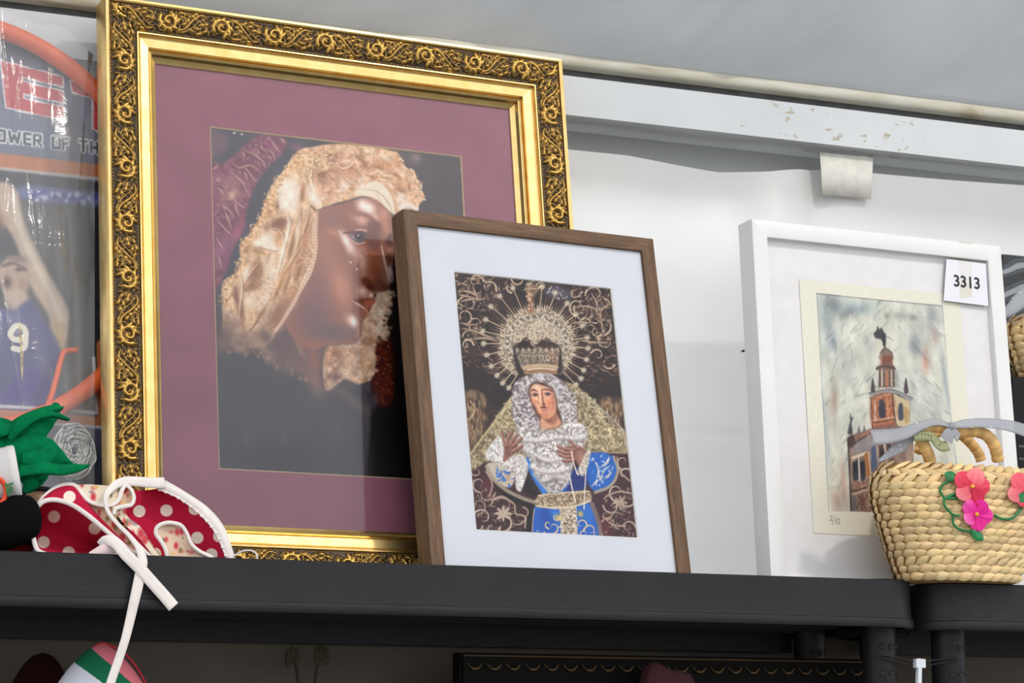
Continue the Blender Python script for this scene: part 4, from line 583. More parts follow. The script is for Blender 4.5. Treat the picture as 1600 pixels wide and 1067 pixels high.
    c.im = c.im*pm[..., None]+C((233, 229, 214))*(1-pm[..., None])
    # pencilled edition number
    E2()
    for i in range(150):
        x, y = rg.uniform(340, 640), rg.uniform(330, 920); L = rg.uniform(10, 46)
        if y < 620 and not 400 < x < 530: continue
        t = math.radians([90, 86, 12, 94][i % 4]+rg.normal(0, 7)); c.stroke([(x, y), (x+L*math.cos(t), y+L*math.sin(t))], rg.uniform(2, 6), [ink, (84, 58, 54), lt, (206, 140, 104)][i % 4], 2, rg.uniform(.3, .75), True, 2)
    E1(); pc = (112, 110, 112)
    for p in [[(163, 940), (172, 936), (172, 946), (163, 956), (174, 956)], [(184, 938), (172, 970)], [(187, 948), (185, 968)], [(195, 948), (201, 952), (199, 968), (192, 968), (191, 954), (196, 947)]]: c.stroke(p, 2.4, pc, 1, .9, False)
    c.im *= (1+(c.noise(3, 2)-.5)*.04)[..., None]; c.im = np.clip(c.im, 0, 1); return c
BOARD = Plane(38., 15.6, .03, .121371)
BOARD_W, BOARD_H = 34., 62.
def paint_board():
    """printed backboard of the toy hoop, seen through its bag"""
    a0, b0 = 0., BOARD_H
    loc = lambda x, y: (lambda q: (q[0]-a0, b0-q[1]))(BOARD.loc(x, y, 0))
    c = Canvas(BOARD_W, BOARD_H, 10, loc, (72, 76, 96), 3); rg = np.random.default_rng(6); G = lambda: c.use(0, 0, .2436)
    G(); n = c.noise(30, 3)[..., None]; c.im = C((70, 74, 94))*(1-n)+C((126, 128, 148))*n
    c.use(0, 0, 1)
    c.fill([(-300, 100), (300, 130), (300, 245), (-300, 225)], (120, 124, 146), 12, .8); c.blob(110, 80, 40, 22, (70, 74, 92), .8, 20); c.blob(40, 70, 40, 20, (60, 62, 80), .7, 20)
    # lower field, photo of a crowd-lit hall
    c.fill([(-300, 225), (0, 243), (160, 262), (300, 280), (300, 330), (-300, 300)], (206, 204, 208), 1.5, 1, False); c.fill([(-300, 222), (0, 240), (160, 258), (300, 274), (300, 300), (160, 278), (0, 262), (-300, 240)], (198, 116, 66), 1.2, 1, False)
    c.fill([(-300, 246), (0, 266), (160, 284), (300, 302), (300, 640), (-300, 640)], (46, 44, 50), 1.5, 1, False)
    c.fill([(40, 290), (165, 305), (165, 322), (40, 312)], (106, 112, 168), 4); c.specks([(40, 295), (160, 306), (160, 320), (40, 312)], 26, 5, [(206, 210, 232), (60, 66, 140)], .8, 3)
    for x, w, col in [(60, 30, (92, 88, 88)), (98, 16, (112, 104, 98)), (120, 14, (146, 138, 128)), (140, 20, (44, 42, 46)), (76, 10, (56, 54, 58))]: c.stroke([(x-12, 330), (x, 480), (x+6, 640)], w, col, 8, .7)
    # player: raised arm, head, jersey
    sk, skd = (206, 180, 156), (150, 112, 92)
    c.fill([(-30, 300), (5, 285), (28, 300), (40, 350), (62, 400), (95, 460), (108, 490), (104, 535), (92, 560), (70, 540), (78, 500), (52, 455), (40, 430), (20, 370)], sk, 2.5); c.stroke([(20, 310), (40, 380), (80, 460), (96, 500)], 8, (236, 220, 202), 4, .8); c.blob(92, 530, 12, 30, (206, 172, 110), .8); c.blob(0, 345, 12, 16, (170, 120, 90), .8)
    c.fill([(-2, 430), (6, 408), (22, 400), (40, 408), (48, 430), (44, 452), (28, 470), (10, 466)], (196, 164, 142), 2); c.blob(12, 442, 6, 9, (70, 34, 34), .95); c.stroke([(6, 416), (22, 412), (40, 422)], 5, (92, 70, 62), 2, .8); c.blob(24, 404, 20, 6, (120, 100, 90), .8, 8); c.blob(30, 422, 5, 3, (60, 46, 44), .8); c.blob(36, 448, 8, 12, (168, 128, 108), .6)
    c.fill([(8, 462), (40, 455), (44, 475), (20, 488)], (206, 178, 156), 3)
    c.fill([(-60, 490), (0, 482), (20, 488), (46, 470), (64, 490), (88, 530), (98, 560), (86, 590), (80, 640), (-60, 640)], (76, 70, 132), 2.5); c.fill([(-40, 500), (40, 500), (60, 600), (-40, 620)], (64, 62, 112), 12, .7); c.blob(20, 500, 20, 12, (108, 100, 166), .6)
    c.stroke([(19, 517), (26, 510), (37, 512), (41, 522), (36, 530), (24, 531), (17, 524), (19, 517)], 9, (242, 236, 212), 1, 1); c.stroke([(41, 522), (40, 540), (33, 547), (22, 545)], 9, (242, 236, 212), 1, 1)
    c.fill([(8, 610), (50, 575), (82, 600), (80, 620), (10, 628)], (62, 40, 130), 3)
    # frame lines at the lower right corner
    for y0, y1, col in [(560, 648, (206, 204, 208))]: c.stroke([(147, 560), (152, 646), (90, 640), (-300, 620)], 5, col, 1, 1, False)
    c.stroke([(160, 540), (163, 662), (90, 654), (-300, 632)], 17, (186, 110, 66), 1.2, 1, False); c.fill([(-300, 648), (100, 668), (165, 672), (300, 680), (300, 900), (-300, 900)], (76, 78, 100), 2, 1, False); c.stroke([(-300, 646), (100, 664), (170, 669)], 4, (210, 208, 212), 1, 1, False); c.blob(120, 690, 40, 20, (96, 92, 110), .8)
    # lettering
    G(); W, R = (238, 236, 240), (206, 78, 84)
    for L in [[(10, 395), (400, 495), (405, 555), (140, 490), (142, 525), (405, 590), (408, 660), (150, 600), (152, 635), (408, 690), (408, 765), (45, 690)], [(455, 520), (820, 610), (830, 690), (720, 665), (730, 920), (600, 820), (600, 630), (470, 590)], [(-300, 320), (-40, 385), (-10, 690), (-300, 620)]]:
        c.stroke(L+[L[0]], 20, W, 2, 1, False); c.fill(L, R, 2, 1, False)
    c.blob(120, 480, 60, 80, (176, 60, 70), .5); c.blob(300, 720, 60, 30, (226, 140, 130), .5)
    def glyph(x, y, w, h, segs):
        k = .125
        for q in segs:
            pp = [(x+w*u, y+h*v+(x+w*u)*k) for u, v in q]; c.stroke(pp, 34, (232, 232, 236), 2, 1, False)
    def glyph2(x, y, w, h, segs):
        for q in segs: c.stroke([(x+w*u, y+h*v+(x+w*u)*.125) for u, v in q], 17, (76, 84, 92), 2, 1, False)
    D = {'O': [[(0, 0), (1, 0), (1, 1), (0, 1), (0, 0)]], 'W': [[(0, 0), (.2, 1), (.5, .3), (.8, 1), (1, 0)]], 'E': [[(1, 0), (0, 0), (0, 1), (1, 1)], [(0, .5), (.9, .5)]], 'R': [[(0, 1), (0, 0), (.9, 0), (.9, .5), (0, .5)], [(.5, .5), (1, 1)]], 'F': [[(0, 1), (0, 0), (1, 0)], [(0, .5), (.8, .5)]], 'T': [[(0, 0), (1, 0)], [(.5, 0), (.5, 1)]], 'H': [[(0, 0), (0, 1)], [(1, 0), (1, 1)], [(0, .5), (1, .5)]], 'P': [[(0, 1), (0, 0), (1, 0), (1, .55), (0, .55)]]}
    txt = [('P', -90, 46), ('O', -12, 44), ('W', 62, 66), ('E', 160, 38), ('R', 222, 44), ('O', 342, 44), ('F', 408, 32), ('T', 516, 44), ('H', 588, 40), ('E', 660, 40)]
    for fn in (glyph, glyph2):
        for ch, x, w in txt: fn(x, 838, w, 66, D[ch])
    c.im = np.clip(c.im*(1+(c.noise(8, 2)-.5)*.1)[..., None], 0, 1); return c
# ================================================================ the setting
WALL_Y = 26.; TRAY = -1.9; FRONT = {}
m_tarp = tarp_mat('white_tarp', (247, 246, 245), .45); m_roof = tarp_mat('tent_roof', (196, 198, 202), .30, .06); m_grey = tarp_mat('grey_tarp', (150, 151, 150), .05)
def scuff_zone(m, k, v):
    # worn paint gathers on one stretch of the beam
    sx = m.n('ShaderNodeSeparateXYZ'); m.l(v, sx.inputs[0]); r = m.n('ShaderNodeMapRange', interpolation_type='SMOOTHSTEP'); d = m.n('ShaderNodeMath', operation='SUBTRACT'); m.l(sx.outputs[0], d.inputs[0]); d.inputs[1].default_value = (at(1325, 190, 24.)[0]-170)*.01; a = m.n('ShaderNodeMath', operation='ABSOLUTE'); m.l(d.outputs[0], a.inputs[0]); m.l(a.outputs[0], r.inputs['Value']); r.inputs['From Min'].default_value = .10; r.inputs['From Max'].default_value = .13; r.inputs['To Min'].default_value = 1; r.inputs['To Max'].default_value = 0
    z2 = m.n('ShaderNodeMapping'); z2.inputs['Scale'].default_value = (1, 1, 2.2); m.l(v, z2.inputs['Vector']); f3 = m.noise(z2.outputs[0], 42, 4, .6, .5); k3 = m.ramp(f3, [(.61, (0, 0, 0, 1)), (.65, (1, 1, 1, 1))]); q = m.n('ShaderNodeMath', operation='MULTIPLY'); m.l(k3, q.inputs[0]); m.l(r.outputs[0], q.inputs[1]); x = m.n('ShaderNodeMath', operation='MAXIMUM'); m.l(k, x.inputs[0]); m.l(q.outputs[0], x.inputs[1]); return x.outputs[0]
def beam_mat():
    m = N('painted_beam').set(Roughness=.42); v = m.coord(); base = m.ramp(m.noise(v, 5, 3), [(.3, (198, 202, 205)), (.7, (212, 215, 217))])
    vs_ = m.coord(None, (1, 1, 1)); f = m.noise(vs_, 24, 5, .65, .4); k = m.ramp(f, [(.685, (0, 0, 0, 1)), (.71, (1, 1, 1, 1))]); k = scuff_zone(m, k, v); m.color(m.mixc(k, base, rgba((176, 166, 146)))); m.bump(m.noise(v, 60, 2), .05, .001); return m.m
def hem_mat():
    m = N('stained_hem').set(Roughness=.6); v = m.coord(None, (1, 1, 6)); f = m.noise(v, 9, 4, .6, .5); m.color(m.ramp(f, [(.35, (206, 203, 192)), (.6, (190, 184, 166)), (.8, (150, 132, 100))])); return m.m
# liner tarp: drooping top edge, pucker at the tape
_t = lambda x, y: float(at(x, y, WALL_Y)[2])
top = [(-80, _t(890, 232)), (60, _t(890, 232)), (at(890, 232, WALL_Y)[0], _t(890, 232))]+[(at(x, y, WALL_Y)[0], _t(x, y)) for x, y in [(985, 241), (1060, 254), (1130, 266), (1200, 268), (1270, 262), (1300, 262), (1370, 270), (1480, 280), (1600, 290)]]+[(420, _t(1600, 290))]
XT = at(1300, 290, WALL_Y)[0]; nx, nz = 420, 110; X = np.linspace(-80, 420, nx); TZ = np.interp(X, [a for a, b in top], [b for a, b in top]); G = np.zeros((nx, nz, 3))
for i, x in enumerate(X):
    t = np.linspace(0, 1, nz); z = -6+(TZ[i]+6)*t; y = WALL_Y+.5*np.sin(x*.045+1.)*t+.25*np.sin(x*.11)*t**2
    y = y-1.6*np.exp(-((x-XT+8)/5.)**2)*np.exp(-((z-46)/9.)**2)+1.5*np.exp(-((x-XT+2.)/2.2)**2)*np.clip((z-30)/27, 0, 1)**2+1.1*np.exp(-((x-XT+18)/9.)**2)*np.exp(-((z-52)/6.)**2)-.7*np.exp(-((z-18.5-.01*x)/.6)**2)*.3
    G[i, :, 0] = x; G[i, :, 1] = y; G[i, :, 2] = z
struct(MB().grid(G), 'wall_back', m_tarp, 'white tarp wall with a sagging top edge behind the frames', base=(150, WALL_Y, -6))
struct(MB().grid(np.array([[(x, WALL_Y+5, z) for z in (50, 75)] for x in (-80, 420)], float)), 'wall_rear', m_grey, 'grey outer tarp seen in the gap above the white tarp', base=(150, WALL_Y+5, 50), smooth=False)
# eave beam: lower rail, groove, upper rail with the roof hem
BY = 24.; m_beam = beam_mat(); m_dark = plain('groove_shadow_gap', (70, 70, 68), .7)
_z = lambda x, y: float(at(x, y, BY)[2])
ZA, ZB, ZC, ZD = _z(1250, 220.5), _z(1250, 162), _z(1250, 149), _z(1250, 128.5)
bm = MB().box((-80, BY, ZA), (420, BY+7, ZB)); struct(bm, 'trim_1', m_beam, 'white painted eave beam with scuffed paint', smooth=False)
bm = MB().box((-80, BY+1.2, ZB-.05), (420, BY+7, ZC+1)); struct(bm, 'trim_2', m_dark, 'dark groove along the top of the eave beam', smooth=False)
P = []
for x in np.linspace(-80, 420, 200): P.append([(x, BY+2, ZC), (x, BY-.1+.06*math.sin(x*.3), ZC+.1), (x, BY-.35, ZC+.7), (x, BY-.3+.1*math.sin(x*.21), ZD-.5), (x, BY+.1, ZD), (x, BY+3, ZD+.3)])
struct(MB().grid(np.array(P)), 'trim_3', hem_mat(), 'cream stained hem of the tent roof above the beam')
# roof: back slope up to the ridge, short front slope down to the open side
RX = np.r_[np.linspace(-260, 20, 30), np.linspace(21, 260, 480), np.linspace(262, 520, 30)]; prof = [(BY+2, ZD-.2)]+[(BY-.2-q*(BY+195), ZD+q*190) for q in np.linspace(0, 1, 70)**1.5]
RNG = np.random.default_rng(5); fold = [(RNG.uniform(20, 260), RNG.uniform(.9, 4.5), RNG.uniform(.2, 1.1), RNG.uniform(-.7, .9)) for _ in range(90)]
G = np.zeros((len(RX), len(prof), 3))
for j, (y, z) in enumerate(prof):
    q = (BY-y); amp = min(1, max(0, q/3))*math.exp(-max(q, 0)/120.); d = np.zeros(len(RX))
    for x0, wd, sl, a in fold: d += a*np.exp(-((RX-x0-sl*q)/wd)**2)
    G[:, j, 0] = RX; G[:, j, 1] = y; G[:, j, 2] = z+d*amp*.9-1.5*amp*np.sin(RX*.02)
struct(MB().grid(G), 'ceiling', m_roof, 'grey white tent roof with soft folds')
struct(MB().box((-1500, -2500, -186), (1500, 600, -185)), 'floor', plain('paving', (120, 118, 114), .85), 'grey paving of the market street', smooth=False)
# masking tape holding the tarp, small screw on the wall
tp = thing('tape_patch', at(1322, 318, WALL_Y-1.5), 'yellowed square of tape holding the white tarp to the beam', 'tape')
c0 = [at(1281, 238, WALL_Y-.55), at(1364, 246, WALL_Y-.55), at(1361, 311, WALL_Y-.75), at(1285, 304, WALL_Y-.75)]
A = np.array([[c0[0]*(1-u)+c0[1]*u for u in np.linspace(0, 1, 8)], [(c0[0]*.5+c0[3]*.5)*(1-u)+(c0[1]*.5+c0[2]*.5)*u+np.array([0, -.05, 0]) for u in np.linspace(0, 1, 8)], [c0[3]*(1-u)+c0[2]*u for u in np.linspace(0, 1, 8)]])
B_ = A+np.array([0, .06, 0]); MB().grid(np.concatenate([A, B_[::-1]]), True).build('tape_sheet', plain('old_tape', (214, 211, 202), .55, vary=.05), tp)
sp = at(1162, 548, WALL_Y-.6); scw = thing('wall_screw', sp, 'tiny black screw head on the white tarp beside the white frame', 'screw'); MB().lathe([(.02, -.1), (.12, -.09), (.16, 0), (.14, .2), (.08, .6)], sp, 12, fn=lambda x, y, z: (x, z, y)).build('screw_head', plain('black_screw', (24, 24, 26), .4), scw)
# ================================================================ the shelves
def plastic():
    m = N('black_plastic').set(Roughness=.5); m.b.inputs['Specular IOR Level'].default_value = .3; v = m.coord(); f = m.noise(v, 7, 4); f2 = m.noise(m.coord(None, (3, 30, 30)), 12, 3)
    m.color(m.ramp(f, [(.3, (27, 26, 29)), (.7, (35, 34, 37))])); m.l(m.ramp(f2, [(.3, (.42, .42, .42, 1)), (.8, (.6, .6, .6, 1))]), m.b.inputs['Roughness']); m.bump(m.noise(v, 420, 2), .08, .0006); return m.m
m_blk = plastic()
def shelf_unit(x0, x1, label, round_l, round_r, z0=0., depth=25.):
    t = thing('storage_shelf', ((x0+x1)/2, depth/2, z0+TRAY), label, 'shelf'); r = 5.; pth = []
    def arc(cx, cy, a0, a1): return [(cx+r*math.cos(math.radians(a)), cy+r*math.sin(math.radians(a))) for a in np.linspace(a0, a1, 12)]
    pth += arc(x0+r, depth-r, 90, 180) if round_l else [(x0, depth)]
    pth += arc(x0+r, r, 180, 270) if round_l else [(x0, 0)]
    pth += [(x, 0) for x in np.linspace(x0+r+1, x1-r-1, 60)]
    pth += arc(x1-r, r, 270, 360) if round_r else [(x1, 0)]
    pth += arc(x1-r, depth-r, 0, 90) if round_r else [(x1, depth)]
    cx, cy = (x0+x1)/2, depth/2
    def off(x, y, d):   # d > 0 outwards
        nx_ = max(-1, min(1, (x-(x1-r))/r)) if x > x1-r else (max(-1, (x-(x0+r))/r) if x < x0+r else 0); ny_ = -1 if y < .01 else ((y-r)/r if y < r else ((y-depth+r)/r if y > depth-r else 0)); l = math.hypot(nx_, ny_) or 1
        return x+nx_/l*d, y+ny_/l*d
    prof_ = [(-1.6, TRAY), (-.9, TRAY), (-.75, -.25), (-.5, 0), (-.12, 0), (0, -.12), (.02, -2.2), (.1, -4.25), (.12, -4.4), (.32, -4.5), (.36, -4.6), (.36, -5.35), (.28, -5.5), (0, -5.55), (-.5, -5.5), (-.6, -4.9), (-1.6, -4.9)]
    G = np.array([[(*off(x, y, d), z0+z) for d, z in prof_] for x, y in pth]); rim = sharpen(MB().grid(G, True).build('rim_band', m_blk, t), 40)
    inner = [off(x, y, -1.5) for x, y in pth]; k = len(inner)
    mb = MB().add([(x, y, z0+TRAY) for x, y in inner], [list(range(k))]).build('tray_top', m_blk, t, False)
    mb = MB().add([(x, y, z0-4.4) for x, y in inner], [list(range(k))[::-1]]).build('tray_underside', m_blk, t, False)
    for j in range(4): MB().box((x0+6, 5+j*5, z0-5.2), (x1-6, 5.8+j*5, z0-4.4)).build('rib', m_blk, t, False)
    return t
s1 = shelf_unit(8, 162.2, 'long black plastic shelf carrying the three picture frames', True, True)
s2_ = shelf_unit(163.4, 262, 'black plastic shelf end under the right half of the straw bag', True, True, -.12)
def leg_post(t, cx, cy, zb=-90):
    l = MB().lathe([(1.95, zb), (1.95, -14), (2.0, -13.9), (2.0, -4.5)], (cx, cy, 0), 32).build('leg', m_blk, t)
    for z in (-7.6, -10.6, -13.4):
        for a in (-112, -80, -48): 
            q = math.radians(a); ox, oy = math.cos(q), math.sin(q)
            MB().lathe([(.36, -.05), (.36, .1), (.28, .14), (.22, .04), (.02, .04)], (0, 0, 0), 12, fn=lambda x, y, z_, ox=ox, oy=oy, z0=z: (cx+ox*(1.98+z_)-oy*x, cy+oy*(1.98+z_)+ox*x, z0+y)).build('peg_dimple', m_blk, l)
lp = atz(1388, 1030, -9.3); leg_post(s1, 158.4, 4.6); leg_post(s1, 13, 4.6); leg_post(s2_, 168.0, 4.6); leg_post(s1, 158.4, 20.5); leg_post(s2_, 168., 20.5)
for t_, xa, xb in ((s1, 13, 157), (s2_, 168, 257)): MB().box((xa, 22.5, -7.4), (xb, 24.4, -4.6)).build('rear_rail', m_blk, t_, False)
MB().lathe([(3.1, -.4), (3.1, .12), (2.9, .26), (.1, .3)], (158.2, 4.8, 0), 28).build('post_cap', m_blk, s1)
# ================================================================ gold picture frame
def relief_tile(PX=6.4, PY=3.2, S=20):
    nx_, ny_ = int(PX*S), int(PY*S); X_ = (np.arange(nx_)/S)[:, None]; Y_ = (np.arange(ny_)/S)[None, :]; H = np.zeros((nx_, ny_))
    def st(pts, w0, w1, amp, sm=True):
        nonlocal H
        p = crom(pts, 5) if sm else np.asarray(pts, float); n = len(p)-1
        for sh in (-PX, 0, PX):
            for i in range(n):
                a = p[i]+np.array([sh, 0]); d = p[i+1]-p[i]; L = d@d+1e-9; t = np.clip(((X_-a[0])*d[0]+(Y_-a[1])*d[1])/L, 0, 1); u = (i+t)/n; wd = w0+(w1-w0)*u
                q = 1-(np.hypot(X_-a[0]-t*d[0], Y_-a[1]-t*d[1])/wd)**2; H = np.maximum(H, amp*np.sqrt(np.clip(q, 0, 1))*(.7+.3*np.minimum(1, wd/.2)))
    def sp_(cx, cy, r0, r1, a0, turns, w0, w1, amp): t = np.linspace(0, 1, 26); st([(cx+(r0+(r1-r0)*k)*math.cos(a0+turns*6.283*k), cy+(r0+(r1-r0)*k)*math.sin(a0+turns*6.283*k)) for k in t], w0, w1, amp, False)
    rf = random.Random(3)
    for k in range(95): x_, y_, a_ = rf.uniform(0, PX), rf.uniform(.2, PY-.2), rf.uniform(0, 6.28); l_ = rf.uniform(.15, .4); st([(x_, y_), (x_+l_*math.cos(a_), y_+l_*math.sin(a_)), (x_+1.7*l_*math.cos(a_+.4), y_+1.7*l_*math.sin(a_+.4))], rf.uniform(.1, .19), .04, rf.uniform(.3, .62))
    sp_(1.7, 1.55, 1.15, .28, 2.6, 1.35, .28, .2, .9); sp_(1.7, 1.55, .85, .2, 3.4, 1.1, .1, .08, .6); st([(1.7, 1.55), (1.72, 1.57)], .24, .22, 1.)
    for a in (0., .55, 1.1, 3.6, 4.1, 4.7, 5.3): st([(1.7+.95*math.cos(a), 1.55+.95*math.sin(a)), (1.7+1.25*math.cos(a+.25), 1.55+1.25*math.sin(a+.25)), (1.7+1.5*math.cos(a+.28), 1.55+1.42*math.sin(a+.28))], .33, .08, .95)
    st([(2.9, .5), (3.7, .9), (4.5, 1.9), (5.5, 2.75), (6.3, 2.6)], .22, .12, .85); st([(2.7, .35), (3.6, .45), (4.6, 1.2), (5.6, 2.2), (6.6, 2.4)], .12, .08, .7); st([(3.0, 2.8), (3.8, 2.75), (4.3, 2.2)], .2, .06, .8); st([(3.1, 2.3), (3.6, 2.1), (3.9, 1.6)], .18, .05, .8)
    for x, y, a in [(3.4, 1.3, .7), (3.9, 1.8, .9), (4.5, 2.5, .6), (4.4, .7, -.4), (5.0, 1.0, -.2), (5.5, 1.5, -.1), (5.2, .4, .2), (5.9, .7, .5), (6.0, 1.6, .3), (4.9, 2.9, .2)]: st([(x, y), (x+.3*math.cos(a), y+.3*math.sin(a)), (x+.55*math.cos(a+.4), y+.55*math.sin(a+.4))], .27, .05, .85)
    for k in range(9): st([(2.9+.38*k, 1.1+.9*math.sin(k*1.7)+.6), (2.92+.38*k, 1.12+.9*math.sin(k*1.7)+.6)], .1, .1, .7)
    for k in range(16): st([(.2+.4*k, .09), (.36+.4*k, .11)], .09, .08, .5); st([(.2+.4*k, 3.1), (.34+.4*k, 3.1)], .08, .08, .45)
    return H
TILE = relief_tile()
def tile_at(x, y, PX=6.4, S=20):
    k = np.floor(x/PX).astype(int); yy = np.where(k % 2 == 0, y, 3.2-y); i = np.clip(((x-k*PX)*S).astype(int), 0, TILE.shape[0]-1); j = np.clip((yy*S).astype(int), 0, TILE.shape[1]-1); return TILE[i, j]
gdn = (TRAY+3.4*math.sin(.121371)+.02)/math.cos(.121371); GW, GH = GOLD_W, GOLD_H-gdn; GR = 6.5; GC = -2.6
gp = [(0, -3.4), (0, -.12), (.06, 0), (.34, .04), (.5, -.05), (.54, -.2)]
orn = [(.56+3.1*u, -.28+.34*math.sin(math.pi*min(1, u*1.05))-.18*u) for u in np.linspace(0, 1, 46)]
gp2 = [(3.70, -.42), (3.78, -.3), (3.92, -.3), (4.0, -.42), (4.05, -.85), (4.2, -.92), (4.24, -.82), (4.3, -.78), (5.25, -.93), (5.32, -1.0), (5.36, -1.6), (5.5, -1.66), (5.54, -1.42), (5.66, -1.34), (5.8, -1.42), (5.86, -1.62), (5.95, -1.95), (6.2, -2.15), (6.5, -2.3), (6.5, -2.62)]
gf = thing('picture_frame', GOLD(GW/2, gdn, -1.7), 'large ornate gold frame with mauve mat around a veiled statue in profile', 'picture frame', 'framed pictures on the shelf')
m_gold, m_goldr, m_side = gold_mat('gilt', False, .30), gold_mat('antique_gilt', True, .34), gold_mat('gilt_side', False, .42)
def gold_rail(side):
    L = GW if side in 'tb' else GH; n = int(L*13)
    U = np.linspace(0, 1, n)
    def sweep(pr, relief):
        m_ = n if relief else 40; U_ = np.linspace(0, 1, m_); G = np.zeros((m_, len(pr), 3)); R = np.zeros((m_, len(pr)))
        for j, (s, c) in enumerate(pr):
            x = s+U_*(L-2*s); h = np.zeros(m_)
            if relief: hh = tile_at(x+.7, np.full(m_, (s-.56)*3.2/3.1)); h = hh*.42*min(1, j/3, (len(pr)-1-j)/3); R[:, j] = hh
            A_, B2 = (x, np.full(m_, GH-s if side == 't' else s)) if side in 'tb' else (np.full(m_, s if side == 'l' else GW-s), x)
            G[:, j] = GOLD.o+A_[:, None]*GOLD.e+(B2+gdn)[:, None]*GOLD.g+(c+h)[:, None]*GOLD.n
        return G, R
    G, R = sweep(gp+[(.56, -.5), (3.66, -.8)]+gp2, False); rail = sharpen(MB().grid(G).build('frame_rail', m_gold, gf), 28)
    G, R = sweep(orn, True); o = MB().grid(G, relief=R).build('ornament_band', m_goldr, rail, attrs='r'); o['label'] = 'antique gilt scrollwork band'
for sd in 'tblr': gold_rail(sd)
def fbox(plane, a0, a1, b0, b1, c0, c1): return MB().box((a0, b0, c0), (a1, b1, c1), fn=lambda a, b, c: plane(a, b, c))
MB().box((.3, .3, -3.35), (GW-.3, GH-.3, -2.95), fn=lambda a, b, c: GOLD(a, b+gdn, c)).build('backing_board', plain('kraft_board', (120, 92, 62), .8), gf, False)
GA0, GB1, GPW, GPH = 13.16, 51.41, 31.54, 39.95
def mat_board(plane, o0, o1, w0, w1, c, mat, bev, parent, d=0., core=.16):
    """o0,o1 outer corners, w0,w1 window corners (a,b), bevelled window edge"""
    (a0, b0), (a1, b1), (p0, q0), (p1, q1) = o0, o1, w0, w1
    O = [(a0, b0), (a1, b0), (a1, b1), (a0, b1)]; W_ = [(p0, q0), (p1, q0), (p1, q1), (p0, q1)]
    mb = MB().add([plane(a, b, c) for a, b in O+W_], np.array([(0, 1, 5, 4), (1, 2, 6, 5), (2, 3, 7, 6), (3, 0, 4, 7)])); mb.add([plane(a, b, c-.2) for a, b in O+W_], np.array([(1, 0, 4, 5), (2, 1, 5, 6), (3, 2, 6, 7), (0, 3, 7, 4)])); o = mb.build('mat_board', mat, parent, False)
    I = [(p0+core, q0+core), (p1-core, q0+core), (p1-core, q1-core), (p0+core, q1-core)]
    MB().add([plane(a, b, c) for a, b in W_]+[plane(a, b, c-.14) for a, b in I], np.array([(0, 1, 5, 4), (1, 2, 6, 5), (2, 3, 7, 6), (3, 0, 4, 7)])).build('mat_bevel', bev, o, False); return o
m_mauve = plain('mauve_mat', (160, 100, 117), .8, vary=.04, scale=20, bump=.06, bscale=700, spec=.2)
mat_board(GOLD, (5.9, 5.9+gdn), (GW-5.9, GH-5.9+gdn), (GA0-.14, GB1-GPH-.14), (GA0+GPW+.14, GB1+.14), GC, m_mauve, plain('mat_core', (214, 184, 146), .6, vary=.03), gf)
def print_sheet(cv, plane, a0, b1, c, name, mat, parent, label=None, wave=0.):
    h, w_ = cv.im.shape[:2]; A_ = a0+np.arange(w_)/cv.S; B2 = b1-np.arange(h)/cv.S; aa, bb = np.meshgrid(A_, B2); cc = c+(wave*(np.sin(aa*.35+bb*.12)*np.sin(bb*.21)) if wave else 0*aa)
    P = plane.o+aa[..., None]*plane.e+bb[..., None]*plane.g+cc[..., None]*plane.n; o = MB().grid(P[::-1], colr=lin(cv.im[::-1]*255)).build(name, mat, parent, attrs='c')
    if label: o['label'] = label
    return o
m_photo = printed('photo_paper', .4, 0., .25); m_paper = printed('rag_paper', .85, .1, .1)
print_sheet(paint_profile(), GOLD, GA0, GB1, GC-.17, 'photograph', m_photo, gf, 'photograph of a veiled statue with tears in profile')
m_glass = film('picture_glass', rough=.03, ior=1.40); m_glass2 = film('anti_glare_glass', rough=.0, ior=1.17)
MB().box((5.6, 5.6, GC+.12), (GW-5.6, GH-5.6, GC+.32), fn=lambda a, b, c: GOLD(a, b+gdn, c)).build('glass_pane', m_glass, gf, False)
# ================================================================ wooden and white frames
def plain_frame(plane, W_, H_, rail, depth, mat, parent, bev=.1):
    th = math.asin(plane.n[2]); dn = (TRAY+depth*math.sin(th)+.02)/math.cos(th); H_ = H_-dn
    for sd in 'tblr':
        L = W_ if sd in 'tb' else H_; n = 24; U = np.linspace(0, 1, n); pr = [(0, -depth), (0, -bev), (bev*.3, -bev*.3), (bev, 0), (rail-bev, 0), (rail-bev*.3, -bev*.3), (rail, -bev), (rail, -1.3), (rail-.5, -1.3), (rail-.5, -depth), (0, -depth)]; G = []; g = []
        for u in U:
            row = []; gr = []
            for k, (s, c) in enumerate(pr):
                x = s+u*(L-2*s); a, b = {'t': (x, H_-s), 'b': (x, s), 'l': (s, x), 'r': (W_-s, x)}[sd]; row.append(plane(a, b+dn, c)); gr.append((x*.1+ord(sd), s*.1, c*.1))
            G.append(row); g.append(gr)
        sharpen(MB().grid(np.array(G), grain=np.array(g)).build('frame_rail', mat, parent, attrs='g'), 25)
    return dn, H_
wf = thing('picture_frame', WOOD(WOOD_W/2, -1.5, -1.5), 'walnut brown wooden frame with wide white mat around a crowned statue', 'picture frame', 'framed pictures on the shelf')
wdn, WH = plain_frame(WOOD, WOOD_W, WOOD_H, 1.76, 3.0, wood_mat(), wf)
sx0, sy1 = STATUE[0]; sx1 = STATUE[1][0]; sy0 = STATUE[2][1]
m_white = plain('white_mat', (217, 219, 227), .8, vary=.01, scale=10, spec=.2)
mat_board(WOOD, (1.4, 1.4+wdn), (WOOD_W-1.4, WH-1.4+wdn), (sx0-.1, sy0-.1), (sx1+.1, sy1+.1), -.5, m_white, plain('white_core', (236, 234, 226), .7, vary=.01), wf, core=.11)
